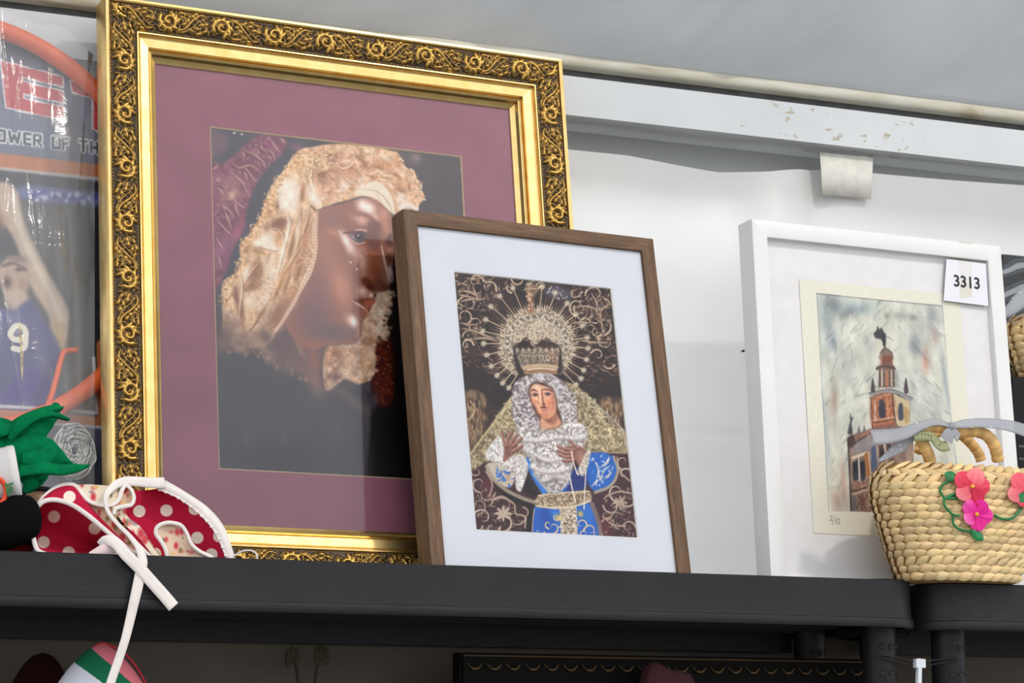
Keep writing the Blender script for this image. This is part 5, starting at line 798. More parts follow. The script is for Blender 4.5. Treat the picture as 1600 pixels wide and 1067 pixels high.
print_sheet(paint_statue(), WOOD, sx0, sy1, -.62, 'photograph', m_photo, wf, 'photograph of a crowned statue with a star halo and blue robe')
MB().box((1.3, 1.3, -.44), (WOOD_W-1.3, WH-1.3, -.30), fn=lambda a, b, c: WOOD(a, b+wdn, c)).build('glass_pane', m_glass2, wf, False)
MB().box((.6, .6, -2.9), (WOOD_W-.6, WH-.6, -2.6), fn=lambda a, b, c: WOOD(a, b+wdn, c)).build('backing_board', plain('grey_board', (70, 66, 62), .8), wf, False)
hf = thing('picture_frame', WHITE(WHITE_W/2, -1.5, -1.5), 'white wooden frame holding a bell tower etching on cream paper', 'picture frame', 'framed pictures on the shelf')
m_wf = plain('white_lacquer', (232, 231, 230), .45, vary=.012, scale=14)
hdn, HH = plain_frame(WHITE, WHITE_W, WHITE_H, 2.12, 3.15, m_wf, hf)
MB().box((1.4, 1.4, -1.25), (WHITE_W-1.4, HH-1.4, -.98), fn=lambda a, b, c: WHITE(a, b+hdn, c)).build('backing_mat', plain('white_board', (232, 229, 230), .85, vary=.015, scale=40, bump=.08, bscale=200), hf, False)
px0, py1 = PAPER[0]; print_sheet(paint_etching(), WHITE, px0, py1, -.9, 'etching_sheet', m_paper, hf, 'cream paper with a coloured etching of a tower, numbered 2/10 in pencil', .03)
MB().box((1.6, 1.6, -.72), (WHITE_W-1.6, HH-1.6, -.58), fn=lambda a, b, c: WHITE(a, b+hdn, c)).build('glass_pane', m_glass2, hf, False)
MB().box((.6, .6, -3.1), (WHITE_W-.6, HH-.6, -2.8), fn=lambda a, b, c: WHITE(a, b+hdn, c)).build('backing_board', plain('brown_board', (120, 100, 80), .8), hf, False)
# number card taped to the white frame
def wl(x, y, c): a, b = WHITE.loc(x, y, c); return WHITE(a, b, c)
tg = thing('number_card', wl(1511, 475, -.5), 'white paper card printed 3313 taped to the white frame', 'label')
Q = [wl(1474.5, 469.5, -.42), wl(1544.5, 478, -.40), wl(1540.5, 412, -.36), wl(1479, 404.5, -.36)]
def quad_sheet(Q, th, n=6): 
    Fq = np.array([[Q[0]*(1-u)*(1-v)+Q[1]*u*(1-v)+Q[2]*u*v+Q[3]*(1-u)*v for v in np.linspace(0, 1, n)] for u in np.linspace(0, 1, n)]); return np.concatenate([Fq, (Fq-th*WHITE.n)[::-1]])
MB().grid(quad_sheet(Q, .03), True).build('card', plain('card_paper', (233, 232, 240), .7, vary=.01), tg, False)
m_tape = film('yellow_tape', (.985, .975, .93, 1), .4, 1.2, .04)
MB().grid(quad_sheet([wl(1500, 466, -.36), wl(1519, 464, -.36), wl(1519.5, 408, -.35), wl(1498, 405, -.35)], .03), True).build('tape_strip', m_tape, tg, False)
MB().grid(quad_sheet([wl(1498, 405, -.35), wl(1519.5, 408, -.35), wl(1519, 378.5, .06), wl(1499, 376, .06)], .03), True).build('tape_strip', m_tape, tg, False)
def text_mesh(s, size):
    c = bpy.data.curves.new('txt', 'FONT'); c.body = s; c.size = size; c.align_x = 'CENTER'; c.align_y = 'CENTER'; c.extrude = 0; c.offset = .018*size; o = bpy.data.objects.new('txt', c); col.objects.link(o); bpy.context.view_layer.update()
    me = o.evaluated_get(bpy.context.evaluated_depsgraph_get()).to_mesh(); V = np.array([v.co[:] for v in me.vertices]); F_ = [list(p.vertices) for p in me.polygons]; o.to_mesh_clear() if False else None; bpy.data.objects.remove(o); return V, F_
V, F_ = text_mesh('3313', 2.1)
a_, b_ = WHITE.loc(1511, 441.5, -.33); ct = math.cos(-.02); st_ = math.sin(-.02)
MB().add([WHITE(a_+x*ct-y*st_, b_+x*st_+y*ct, -.33) for x, y, z in V], F_).build('printed_number', plain('black_ink', (34, 34, 38), .7), tg, False)
# ================================================================ toy hoop in its bag
hp = thing('toy_hoop', BOARD(17, TRAY, -.6), 'bagged toy basketball hoop with orange rim and printed backboard', 'toy')
bcv = paint_board(); h_, w_ = bcv.im.shape[:2]; A_ = np.arange(w_)/bcv.S; B_ = BOARD_H-np.arange(h_)/bcv.S
RCX, RCY = BOARD.loc(-78, 342, 1.2); RR = BOARD.loc(-78, 28, 1.2)[1]-RCY
topc = np.minimum(BOARD_H, RCY+np.sqrt(np.clip((RR+.4)**2-(A_-RCX)**2, 4, None))+0.)      # arched top of the board
aa = np.broadcast_to(A_, (h_, w_)); bb = np.minimum(np.broadcast_to(B_[:, None], (h_, w_)), topc[None, :]); bb = np.where(B_[:, None] < 4, B_[:, None]*1., bb)
iy = np.clip(((BOARD_H-bb)*bcv.S).astype(int), 0, h_-1); cc = bcv.im[iy, np.broadcast_to(np.arange(w_), (h_, w_))]
Pb = BOARD.o+aa[..., None]*BOARD.e+(bb+TRAY*np.clip(1-bb/8, 0, 1))[..., None]*BOARD.g+0*BOARD.n; Pb2 = Pb-.5*BOARD.n
mb = MB().grid(Pb[::-1], colr=lin(cc[::-1]*255)); mb.grid(Pb2[::8, ::8], colr=lin((150, 150, 150))); mb.build('backboard', printed('backboard_print', .35, 0, .4), hp, attrs='c')
m_or = plain('orange_plastic', (236, 100, 36), .38, vary=.06, scale=12)
ring = [BOARD(RCX+RR*math.cos(t), RCY+RR*math.sin(t), 1.2) for t in np.linspace(0, 2*math.pi, 96, endpoint=False)]; MB().tube(ring, 1.0, 14, True).build('rim', m_or, hp)
hk = [BOARD(*BOARD.loc(x, y, 2.0), 2.0) for x, y in [(72, 640), (82, 612), (93, 570), (98, 553), (104, 548), (121, 547)]]; MB().tube(crom(hk, 6), .32, 10).build('net_hook', m_or, hp)
# folded net lying at the foot of the bag
m_net = plain('net_cord', (226, 226, 222), .7); RN = np.random.default_rng(3)
nb = MB()
for i in range(70):
    t0 = RN.uniform(0, 6.28); q = []; r0 = RN.uniform(.15, 1.)
    for k in range(9):
        t = t0+k*.35; rr = 1-.12*RN.random(); cx_, cy_ = BOARD.loc(116+36*r0*rr*math.cos(t), 704+46*r0*rr*math.sin(t), 1.6); q.append(BOARD(cx_, cy_, .6+RN.uniform(0, 1.6)))
    nb.tube(crom(q, 3), .09, 5, cap=False)
nb.build('folded_net', m_net, hp)
# clear bag, wrinkled
RN = np.random.default_rng(8); nu, nv = 110, 220; U = np.linspace(0, 1, nu); V_ = np.linspace(0, 1, nv); wr = [(RN.uniform(-.2, 1.2), RN.uniform(-.6, .6), RN.uniform(.006, .03), RN.uniform(-.5, .7)) for _ in range(34)]
Pf = np.zeros((nu, nv, 3))
for i, u in enumerate(U):
    for j, v in enumerate(V_):
        x = -60+u*(148+60); yt = 14+.42*max(x, 0)+(12*math.sin(x*.05) if x > 60 else 0); y = yt+v*(768-yt); d = 2.55
        for u0, sl, wd, a in wr: d += .26*a*math.exp(-((u-u0-sl*(v-.5))/wd)**2)
        d += .25*math.sin(9*u+7*v)+.2*math.sin(23*v-6*u); d = max(d, 2.32)
        a, b = BOARD.loc(x, y, d); Pf[i, j] = BOARD(a, max(b, TRAY+.2), d)
MB().grid(Pf).build('clear_bag', film('clear_film', (.97, .97, .98, 1), .2, 1.42, .15, .6, 22), hp)
# ================================================================ felt doll lying at the left end
D = zt(0, 600, .2625)
dl = thing('felt_doll', D(60, 990, 4)*np.array([1, 1, 0])+np.array([0, 0, 0.]), 'lying fabric doll with jagged green felt ruff and white cuff', 'doll')
m_felt = plain('green_felt', (0, 112, 66), .95, vary=.10, scale=90, bump=.5, bscale=900, spec=.1)
def leaf(pts, wd, face=(0, -1, .2), th=.28, bow=0.):
    P_ = curve(D, pts, 8); n = len(P_); t = np.linspace(0, 1, len(wd)); W_ = np.interp(np.linspace(0, 1, n), t, wd)*.0188; return MB().ribbon(P_, W_, th, face, 6, bow=bow).build('felt_leaf', m_felt, dl)
leaf([(-60, 290, 3.2), (60, 265, 2.6), (150, 205, 2.2), (240, 165, 2.6), (320, 145, 3.4), (372, 148, 4.0)], [90, 80, 55, 45, 45, 6], (0, -1, .9), bow=.2)
leaf([(60, 330, 2.2), (130, 235, 1.6), (220, 185, 1.6), (300, 180, 2.0), (360, 195, 2.4), (408, 216, 2.8)], [30, 70, 60, 34, 26, 6], (0, -1, .5), bow=.2)
leaf([(20, 420, 3.6), (110, 360, 3.0), (190, 290, 2.9), (260, 220, 3.3), (320, 160, 3.9), (335, 125, 4.3)], [150, 170, 150, 120, 74, 40], (.2, -1, .2), bow=.3)
leaf([(60, 420, 3.2), (170, 400, 2.4), (260, 400, 2.5), (330, 430, 3.1), (380, 455, 3.5), (420, 472, 3.8)], [200, 180, 160, 110, 60, 10], (.1, -1, 0), bow=.4)
leaf([(130, 440, 2.0), (240, 440, 1.7), (290, 400, 2.0), (300, 360, 2.4), (275, 325, 2.8)], [60, 110, 90, 60, 16], (0, -1, .1), bow=.2)
leaf([(120, 500, 2.2), (250, 500, 1.2), (370, 510, 1.0), (450, 500, 1.3), (532, 488, 1.8)], [120, 80, 66, 54, 4], (0, -1, .6), bow=.15)
leaf([(90, 460, 4.0), (180, 560, 3.2), (170, 610, 3.2), (140, 640, 3.4)], [120, 130, 90, 20], (.3, -1, -.2), bow=.3)
leaf([(130, 520, 3.6), (230, 540, 3.0), (262, 545, 3.2), (240, 600, 3.4)], [90, 70, 50, 16], (0, -1, 0), bow=.2)
for x, y in [(-10, 245), (-30, 330), (20, 330)]: leaf([(x-60, y+20, 4), (x, y, 3.4), (x+60, y+10, 3.2), (x+110, y+30, 3.2)], [50, 90, 80, 10], (0, -1, .4))
# cuff, sleeve, head, cap, boots
cA, cB = D(-150, 580, 4.4), D(112, 535, 3.4); ax = (cB-cA)/np.linalg.norm(cB-cA)
cp = [cA+(cB-cA)*t for t in (0, .5, .62, .64, .80, .82, .97, 1.0, 1.0)]; MB().tube(cp, [2.9, 2.9, 2.9, 3.0, 3.02, 3.1, 3.08, 2.9, 1.2], 32).build('cuff', plain('white_cotton', (226, 220, 218), .9, vary=.04, scale=30, bump=.3, bscale=500), dl)
for pts in [[(32, 590), (42, 640), (50, 668)], [(50, 660), (66, 640), (72, 620), (60, 612), (44, 640)], [(30, 600), (56, 596), (78, 588)]]: MB().tube(crom([D(x, y, .55+.0006*abs(y-560)) for x, y in pts], 6), .09, 8).build('stitched_letter', plain('green_thread', (40, 130, 70), .8), dl)
MB().tube(crom([D(-140, 860, 2.6), D(0, 840, 2.2), D(70, 820, 2.0), D(140, 800, 2.0), D(190, 792, 2.2), D(204, 790, 2.3)], 4), [2.6]*4+[2.6]*4+[2.55]*4+[2.45, 2.4, 2.3, 2.2]+[2.0, 1.6, 1.1, .6]+[.15], 24).build('sleeve', plain('black_felt', (10, 10, 12), .95, vary=.1, spec=.1), dl)
hc = D(205, 715, 8.6); MB().ball(hc, 2.3, 2.2, 1.75, 12, 20).build('head', plain('skin_fabric', (226, 180, 146), .85, vary=.04), dl)
MB().tube(crom([D(100, 668, 6.9), D(170, 632, 6.4), D(240, 622, 6.4), D(305, 632, 6.9)], 6), .28, 10).build('cap_brim', plain('black_cloth', (14, 14, 15), .9), dl)
MB().tube([D(-40+75*math.cos(t), 640+85*math.sin(t), .9) for t in np.linspace(0, 6.28, 40, endpoint=False)], .24, 10, True).build('orange_cord', plain('orange_red_cord', (236, 70, 32), .6), dl)
for x, y, r in [(80, 950, 1.4), (128, 945, 1.4), (20, 990, 1.4)]: MB().ball(D(x, y, 5.2), r, r, r*1.1).build('red_boot', plain('red_felt', (170, 22, 20), .85), dl)
# ================================================================ polka dot bonnet
Z = zt(40, 730, .225); pc = lambda x, y: (40+.225*x, 730+.225*y)
bn = thing('polka_dot_bonnet', Z(700, 620, 3)*np.array([1, 1, 0]), 'red polka dot baby bonnet with white binding and floral lining', 'bonnet')
RED, DOT = (186, 30, 62), (242, 226, 208); RF = np.random.default_rng(21)
DOTS = [pc(*q) for q in [(305, 205), (197, 343), (480, 425), (125, 520), (300, 590), (790, 305), (978, 300), (1192, 490), (1290, 605), (1175, 290), (1345, 480), (900, 600)]]
FLW = [(RF.uniform(380, 1300), RF.uniform(110, 640), RF.uniform(10, 30), RF.integers(0, 7)) for _ in range(190)]+[(470, 205, 34, 0), (800, 460, 44, 0), (1045, 545, 28, 0), (830, 500, 36, 4), (590, 190, 24, 2)]
FC = [(196, 52, 66), (222, 120, 116), (92, 104, 72), (232, 190, 120), (206, 66, 76), (150, 140, 140), (120, 120, 70)]
def cloth_cols(P, kind):
    n = P.shape[:2]; q = np.array([proj(v) for v in P.reshape(-1, 3)])
    if kind == 'dots':
        c = np.ones((len(q), 3))*np.array(RED, float)
        for x, y in DOTS: d = np.hypot((q[:, 0]-x), (q[:, 1]-y)*1.02); k = np.clip((9.6-d)/1.0+.5, 0, 1)[:, None]; c = c*(1-k)+np.array(DOT)*k
    else:
        c = np.ones((len(q), 3))*np.array((236, 220, 196) if kind == 'floral' else (226, 196, 172), float)
        for zx, zy, r, i in FLW:
            x, y = pc(zx, zy); d = np.hypot((q[:, 0]-x)*(1 if i % 2 else 1.6), (q[:, 1]-y)*(1.5 if i % 2 else 1))/(r*.225); k = (np.clip(1.5-d*1.2, 0, 1)*.9)[:, None]; c = c*(1-k)+np.array(FC[i])*k
    return lin(c).reshape(*n, 3)
m_cloth = printed('printed_cotton', .9, .25, .12)
def patch(name, A, B, kind, n=60, m=36, bulge=(0, 0, 0), th=.1):
    P = loft(A, B, n, m, bulge); nrm = np.cross(np.gradient(P, axis=0), np.gradient(P, axis=1)); nrm /= np.linalg.norm(nrm, axis=2)[..., None]+1e-9
    mb = MB().grid(P, colr=cloth_cols(P, kind)); return mb.build(name, m_cloth, bn, attrs='c')
m_bind = plain('white_binding', (240, 230, 224), .9, vary=.03, scale=40, bump=.3, bscale=600, spec=.15)
def cz(pts, n=6): return curve(Z, pts, n)
def binding(pts, r=.24, flat=.6): return MB().tube(cz(pts), r, 8, flat=flat).build('binding', m_bind, bn)
# back panel and its broad binding
arc = [(915, 148, 4.2), (1060, 212, 4.0), (1210, 325, 3.7), (1320, 455, 3.3), (1400, 640, 2.9)]
patch('back_panel', cz([(700, 150, 5.2), (670, 300, 5.0), (720, 450, 4.6), (840, 590, 4.2), (960, 700, 3.9)]), cz(arc), 'dots', 170, 150, (.3, 1.6, 0))
ob = [(962, 96, 4.3), (1100, 176, 4.1), (1262, 288, 3.8), (1376, 430, 3.4), (1452, 650, 3.0)]
MB().grid(loft(cz(arc), cz(ob), 50, 8, (0, -.22, .1))).build('binding', m_bind, bn); binding(ob, .16); binding(arc, .1)
for k in range(14):
    q = cz(arc, 20); v = q[int((k+.5)/14*(len(q)-1))]; MB().ball(v+np.array([0, -.12, -.05]), .22, .08, .14, 6, 8).build('binding_scallop', m_bind, bn)
# left cup
R1 = [(62, 310, 1.2), (90, 265, .9), (140, 232, .7), (220, 228, .6), (320, 260, .6), (430, 333, .6), (540, 425, .7), (640, 508, .8), (760, 598, .9)]
R2 = [(62, 310, 1.2), (46, 400, 1.3), (56, 500, 1.2), (90, 580, .9), (190, 612, .6), (330, 622, .5), (480, 610, .6), (620, 605, .7), (760, 610, .9)]
patch('cup_lining', cz(R1), cz(R2), 'dots', 170, 120, (0, 5.2, 0)); binding(R1, .25); binding(R2, .25)
MB().grid(loft(cz([(440, 590, .7), (520, 540, .6), (600, 500, .6)]), cz([(440, 640, .6), (560, 610, .5), (680, 580, .6)]), 20, 8, (0, -.2, 0))).build('lining_fold', plain('pink_white_cotton', (230, 206, 206), .9, vary=.03), bn)
# strip between cup and floral part
R3 = [(75, 270, 1.6), (140, 195, 1.9), (210, 142, 2.2), (285, 120, 2.4), (345, 134, 2.4), (392, 195, 2.2), (450, 270, 1.9), (540, 370, 1.6), (640, 470, 1.4), (740, 575, 1.2)]
patch('front_panel', cz(R1), cz(R3), 'dots', 160, 60, (0, -.3, .1))
R4 = [(75, 270, 1.6), (140, 195, 1.85), (210, 142, 2.1), (285, 118, 2.3), (345, 128, 2.3), (392, 185, 2.0), (440, 235, 1.6), (520, 262, 1.3), (590, 262, 1.2), (640, 232, 1.3), (662, 175, 1.5), (690, 128, 1.8), (730, 150, 1.8), (753, 210, 1.6), (735, 258, 1.4), (680, 272, 1.3), (625, 288, 1.2), (612, 330, 1.2)]
binding(R4, .23)
patch('floral_ruffle', cz([(345, 128, 2.3), (392, 185, 2.0), (440, 235, 1.6), (520, 262, 1.3), (590, 262, 1.2), (640, 232, 1.3), (662, 175, 1.5), (690, 128, 1.8)]), cz([(345, 122, 3.2), (420, 118, 3.4), (500, 122, 3.5), (580, 128, 3.5), (640, 126, 3.4), (690, 122, 3.0)]), 'floral', 100, 48, (0, -.5, 0))
patch('floral_ruffle', cz([(690, 128, 1.8), (662, 175, 1.5), (640, 232, 1.35), (625, 288, 1.25)]), cz([(690, 128, 1.8), (745, 180, 2.0), (745, 240, 1.9), (625, 290, 1.3)]), 'pink', 60, 48, (0, .5, 0))
patch('floral_ruffle', cz([(400, 215, 2.4), (450, 275, 2.1), (540, 372, 1.8), (640, 472, 1.6), (770, 600, 1.5)]), cz([(590, 250, 1.6), (612, 330, 1.5), (640, 395, 1.6), (715, 470, 1.6), (800, 610, 1.5)]), 'pink', 100, 60, (0, .6, 0))
patch('floral_ruffle', cz([(615, 300, 2.0), (690, 400, 1.9), (780, 480, 1.9), (850, 570, 1.9), (900, 640, 1.9)]), cz([(700, 280, 3.2), (712, 345, 3.0), (800, 415, 3.0), (870, 520, 2.9), (960, 640, 2.6)]), 'floral', 100, 48, (0, -.3, 0))
binding([(640, 395, 1.5), (715, 470, 1.5), (790, 545, 1.6), (850, 605, 1.7), (900, 650, 1.8)], .2)
# standing floral fold on the right
fl = [(985, 640, 1.9), (975, 580, 1.9), (945, 520, 1.9), (905, 462, 1.9), (915, 415, 1.9), (960, 390, 1.9), (1015, 386, 1.9), (1080, 405, 2.0), (1120, 460, 2.1), (1150, 530, 2.1), (1205, 582, 2.1), (1300, 628, 2.1)]
patch('floral_fold', cz(fl[:7]), cz(fl[:5:-1]), 'pink', 80, 80, (0, .5, 0)); binding(fl, .22)
# the ties
m_tie = m_bind
def tie(pts, wd, th=.14, face=(0, -1, .1)):
    P_ = cz(pts, 8); W_ = np.interp(np.linspace(0, 1, len(P_)), np.linspace(0, 1, len(wd)), wd)*.0175; return MB().ribbon(P_, W_, th*.7, face, 3, bow=.02).build('tie_string', m_tie, bn)
tie([(966, 108, 3.9), (880, 108, 3.4), (780, 100, 2.6), (690, 98, 2.0), (620, 125, 1.2), (566, 185, .5), (556, 250, .3), (580, 320, .2), (640, 395, .2), (715, 470, .2), (770, 540, .1), (800, 600, -.2), (812, 660, -.75), (795, 740, -.8), (775, 840, -.85), (752, 940, -.9), (725, 1060, -.9), (690, 1200, -.9), (648, 1330, -.9), (590, 1500, -.9), (540, 1700, -.9)], [66, 64, 60, 56, 46, 36, 26, 24, 24, 26, 34, 52, 58, 60, 62, 58, 54, 50, 50, 50, 50])
tie([(520, 545, .9), (560, 512, .4), (620, 522, 0), (700, 610, -.75), (790, 700, -.85), (880, 800, -.9), (960, 890, -.95), (1028, 970, -1.0)], [60, 66, 70, 72, 72, 72, 72, 72], .14)
MB().tube(cz([(1440, 620, 3.0), (1500, 585, 2.6), (1560, 578, 2.2), (1600, 600, 2.0), (1610, 650, 1.9)]), .1, 8).build('tie_string', m_bind, bn)
# ================================================================ straw bags
m_straw = None
def straw():
    m = N('straw').set(Roughness=.62); m.b.inputs['Specular IOR Level'].default_value = .35; a = m.n('ShaderNodeAttribute', attribute_name='Col').outputs['Color']; f = m.noise(m.coord(), 240, 3); m.color(m.mixc(f, a, (.95, .86, .66, 1), 'MULTIPLY')); m.bump(m.noise(m.coord(None, (1, 1, 4)), 260, 2), .3, .0008); return m.m
m_straw = straw(); m_core = plain('straw_core', (176, 136, 82), .8)
def bag_profile(tz, A0, A1, At, B0, B1, Bt):
    """half width and half depth at height fraction tz"""
    if tz < .74: k = tz/.74; A = A0+(A1-A0)*k**.85; B = B0+(B1-B0)*k
    else: k = (tz-.74)/.26; A = At+(A1-At)*math.sqrt(max(0, 1-k*k)); B = Bt+(B1-Bt)*math.sqrt(max(0, 1-k**2.2))
    return A, B
def straw_bag(t, cx, cy, z0, H, A0, A1, At, B0, B1, Bt, rows=16, yaw=0., col_w=1.5, seed=1):
    rg = np.random.default_rng(seed); cw, sw = math.cos(yaw), math.sin(yaw); e = 2.5
    def S(th, tz, d=0.):
        A, B = bag_profile(tz, A0, A1, At, B0, B1, Bt); c_, s_ = math.cos(th), math.sin(th); x = (A+d)*math.copysign(abs(c_)**(2/e), c_); y = (B+d)*math.copysign(abs(s_)**(2/e), s_); return np.array([cx+x*cw-y*sw, cy+x*sw+y*cw, z0+H*tz])
    G = np.array([[S(th, tz, -.22) for th in np.linspace(0, 2*math.pi, 64, endpoint=False)] for tz in np.linspace(0, 1, 20)]); body = MB().grid(G, False, True); b0 = body.n
    body.add(G[0], [list(range(64))[::-1]]); body.add(G[-1], [list(range(64))]); body.build('basket_core', m_core, t)
    for r in range(rows):
        tz = (r+.5)/rows; ths = np.linspace(0, 2*math.pi, 721); ring = np.array([S(a, tz, 0) for a in ths]); L = np.r_[0, np.cumsum(np.linalg.norm(np.diff(ring, axis=0), axis=1))]; n = max(8, int(round(L[-1]/col_w))); mb = MB(); rh = H/rows
        plait = r in (rows-1, rows-3, 2); tilt = math.radians(-34 if r in (rows-2,) else 32 if plait else 13)
        for k in range(n):
            s0 = (k+(r % 2)*.5+rg.normal(0, .04))*L[-1]/n; tt = np.interp(s0 % L[-1], L, ths); C_ = S(tt, tz, 0); T_ = S(tt+.02, tz)-S(tt-.02, tz); T_ /= np.linalg.norm(T_); Uz = S(tt, min(1, tz+.02))-S(tt, max(0, tz-.02)); Uz /= np.linalg.norm(Uz); Nn = np.cross(T_, Uz); Nn /= np.linalg.norm(Nn)
            ln, ht = col_w*.74*rg.uniform(.93, 1.08), rh*(.60 if not plait else .56)*rg.uniform(.92, 1.08); P_ = []
            for u in np.linspace(-1, 1, 8):
                row = []; wd = (1-abs(u)**1.9)**.85 if abs(u) < 1 else 0; wd = max(wd, .12)
                for v in np.linspace(-1, 1, 5): 
                    x, y = u*ln, v*ht*wd; dz = .34*math.cos(v*1.25)*wd**.5*(1.0)+.26*u-.14; row.append(C_+T_*(x*math.cos(tilt)-y*math.sin(tilt))+Uz*(x*math.sin(tilt)+y*math.cos(tilt))+Nn*dz)
                P_.append(row)
            c_ = np.array((234, 207, 160))*rg.uniform(.88, 1.06)+rg.normal(0, 1.5, 3); mb.grid(np.array(P_), colr=lin(np.clip(c_, 0, 255)))
        mb.build('braid_row', m_straw, t, attrs='c')
    return S
K4 = zt(1340, 620, .2905); bx = 167.2
bag = thing('straw_bag', (bx, .8, 0), 'woven straw handbag with pink fabric flowers and silver ribbon bow', 'bag', 'straw bags')
S = straw_bag(bag, bx, .8, -.08, 13.9, 7.6, 11.2, 8.6, 4.3, 4.6, 1.5)
def wrapped(name, pts, r, parent, n=5):
    P_ = resample(crom(pts, 8), 120); k = np.arange(120); rr = r*(1+.10*np.abs(np.sin(k*.55))); rg = np.random.default_rng(4); cl = np.repeat((np.array((222, 184, 124))*(1+.05*np.sin(k*.55)[:, None]+rg.normal(0, .03, (120, 1)))), 12, 0); return MB().tube(P_, rr, 12, colr=lin(np.clip(cl, 0, 255))).build(name, m_straw, parent, attrs='c')
wrapped('handle', [K4(392, 350, -.9), K4(375, 300, -1.6), K4(345, 240, -2.0), K4(322, 195, -2.1), K4(345, 165, -2.1), K4(420, 160, -2.0), K4(500, 172, -1.9), K4(570, 186, -1.9), K4(640, 186, -1.9), K4(700, 212, -1.9), K4(738, 270, -1.8), K4(755, 340, -1.2)], .68, bag)
wrapped('handle', [K4(330, 300, 2.6), K4(345, 240, 2.8), K4(400, 200, 2.8), K4(480, 185, 2.7), K4(540, 195, 2.6), K4(600, 240, 2.6), K4(648, 300, 2.6), K4(665, 345, 2.6)], .6, bag)
for hx in (392, 757):
    for dx in (-18, -6, 6, 18): MB().tube([K4(hx+dx*.6, 300, -1.9), K4(hx+dx, 325, -1.75), K4(hx+dx*1.1, 345, -1.55)], .17, 8, colr=lin((220, 184, 126))).build('handle_knot', m_straw, bag, attrs='c')
# silver organza ribbon
def organza():
    m = N('silver_organza').set(Roughness=.5, Metallic=.0, Alpha=.72); v = m.coord(); f = m.n('ShaderNodeTexVoronoi'); f.inputs['Scale'].default_value = 130; m.l(v, f.inputs['Vector']); k = m.ramp(f.outputs['Distance'], [(.10, (255, 255, 255)), (.16, (172, 174, 180))]); m.color(k); return m.m
m_rib = organza()
rb = thing('ribbon_bow', K4(500, 165, -2.7), 'silver grey organza ribbon tied around the straw bag handle', 'ribbon')
def rib(pts, wd, face=(0, -1, .1), zz=K4): P_ = curve(zz, pts, 8); return MB().ribbon(P_, np.interp(np.linspace(0, 1, len(P_)), np.linspace(0, 1, len(wd)), wd)*.0255, .05, face, 4, bow=.02).build('ribbon_tail', m_rib, rb)
rib([(78, 218, -1.6), (160, 212, -2.0), (250, 195, -2.6), (340, 155, -2.9), (420, 135, -3.0), (505, 155, -2.95)], [82, 78, 62, 44, 38, 26], (0, -1, .5))
rib([(505, 155, -2.95), (580, 145, -3.2), (680, 140, -3.3), (780, 150, -3.0), (850, 165, -2.7), (910, 185, -2.4)], [26, 46, 50, 58, 70, 76], (0, -1, .4))
rib([(510, 160, -3.0), (490, 200, -3.1), (475, 232, -3.0)], [24, 56, 70], (0, -1, .2)); rib([(515, 160, -3.0), (530, 200, -3.1), (545, 222, -2.9)], [20, 44, 50], (0, -1, .2))
rib([(330, 165, -2.3), (280, 210, -1.9), (220, 270, -1.6), (110, 350, -1.2)], [20, 60, 60, 10], (0, -1, .3))
MB().ball(K4(506, 156, -3.05), .42, .3, .5, 8, 12).build('ribbon_knot', m_rib, rb)
# olive paper tag
tgp = thing('paper_tag', K4(430, 285, -3.0), 'curled olive green paper tag hanging from the straw bag handle', 'tag')
P_ = curve(K4, [(300, 210, -2.75), (350, 208, -2.95), (395, 212, -2.9), (425, 245, -2.8), (450, 268, -3.0), (485, 262, -2.85)], 6); MB().ribbon(P_, np.interp(np.linspace(0, 1, len(P_)), [0, .5, 1], [70, 66, 64])*.0202, .05, (0, -1, .35), 3, bow=.1).build('tag_sheet', plain('olive_paper', (150, 152, 112), .55, vary=.05), tgp)
for i, (x, y) in enumerate([(322, 195), (345, 193), (362, 192), (378, 197), (395, 204), (440, 250), (452, 268)]): MB().tube([K4(x, y, -3.12), K4(x+4, y+14, -3.12)], .035, 5).build('print_stroke', plain('grey_ink', (70, 74, 50), .7), tgp)
# flowers and vines
m_pet = printed('dyed_straw_petal', .55, .2, .3); m_green = plain('green_straw', (26, 120, 66), .55, vary=.15, scale=80)
def on_bag(zx, zy, d):
    """point d cm off the front of the bag along the line of that spot"""
    Y = -3.4
    for _ in range(12):
        q = K4(zx, zy, Y); tz = min(1, max(0, (q[2]-.02)/13.9)); A, B = bag_profile(tz, 7.6, 11.2, 8.6, 4.3, 4.6, 1.5); s = max(0., 1-(abs(q[0]-bx)/A)**2.5)**(1/2.5); Y = .8-B*s-.32-d
    return K4(zx, zy, Y)
def petal(par, zx, zy, ang, ln, wd, c1, c2, d=.35):
    a = math.radians(ang); P_ = []; cl = []
    for u in np.linspace(0, 1, 9):
        w_ = wd*math.sin(math.pi*min(1, .12+.80*u))**.7*(1 if u < .9 else .75); row = []
        for v in np.linspace(-1, 1, 7):
            x = zx+math.cos(a)*ln*u-math.sin(a)*w_*v; y = zy+math.sin(a)*ln*u+math.cos(a)*w_*v; row.append(on_bag(x, y, d+.28*u-.12*abs(v)+.05*math.sin(v*6))); k = .5+.5*math.sin(v*9+u*3); cl.append(np.array(c1)*(1-u*.8)+np.array(c2)*u*.8+12*(k-.5))
        P_.append(row)
    MB().grid(np.array(P_), colr=lin(np.clip(np.array(cl), 0, 255))).build('petal', m_pet, par, attrs='c')
def flower(zx, zy, cols, R, rot=0, label=None):
    c = MB().ball(on_bag(zx, zy, .75), .26, .22, .24, 8, 12).build('flower', plain('yellow_bead', (236, 170, 50), .5), bag)
    if label: c['label'] = label
    for i, (c1, c2, k) in enumerate(cols): petal(c, zx, zy, rot+i*360/len(cols), R*k, R*.5, c1, c2, .3+.04*i)
dk, pk, lt_, mg = (190, 24, 58), (226, 78, 100), (240, 150, 148), (222, 20, 140)
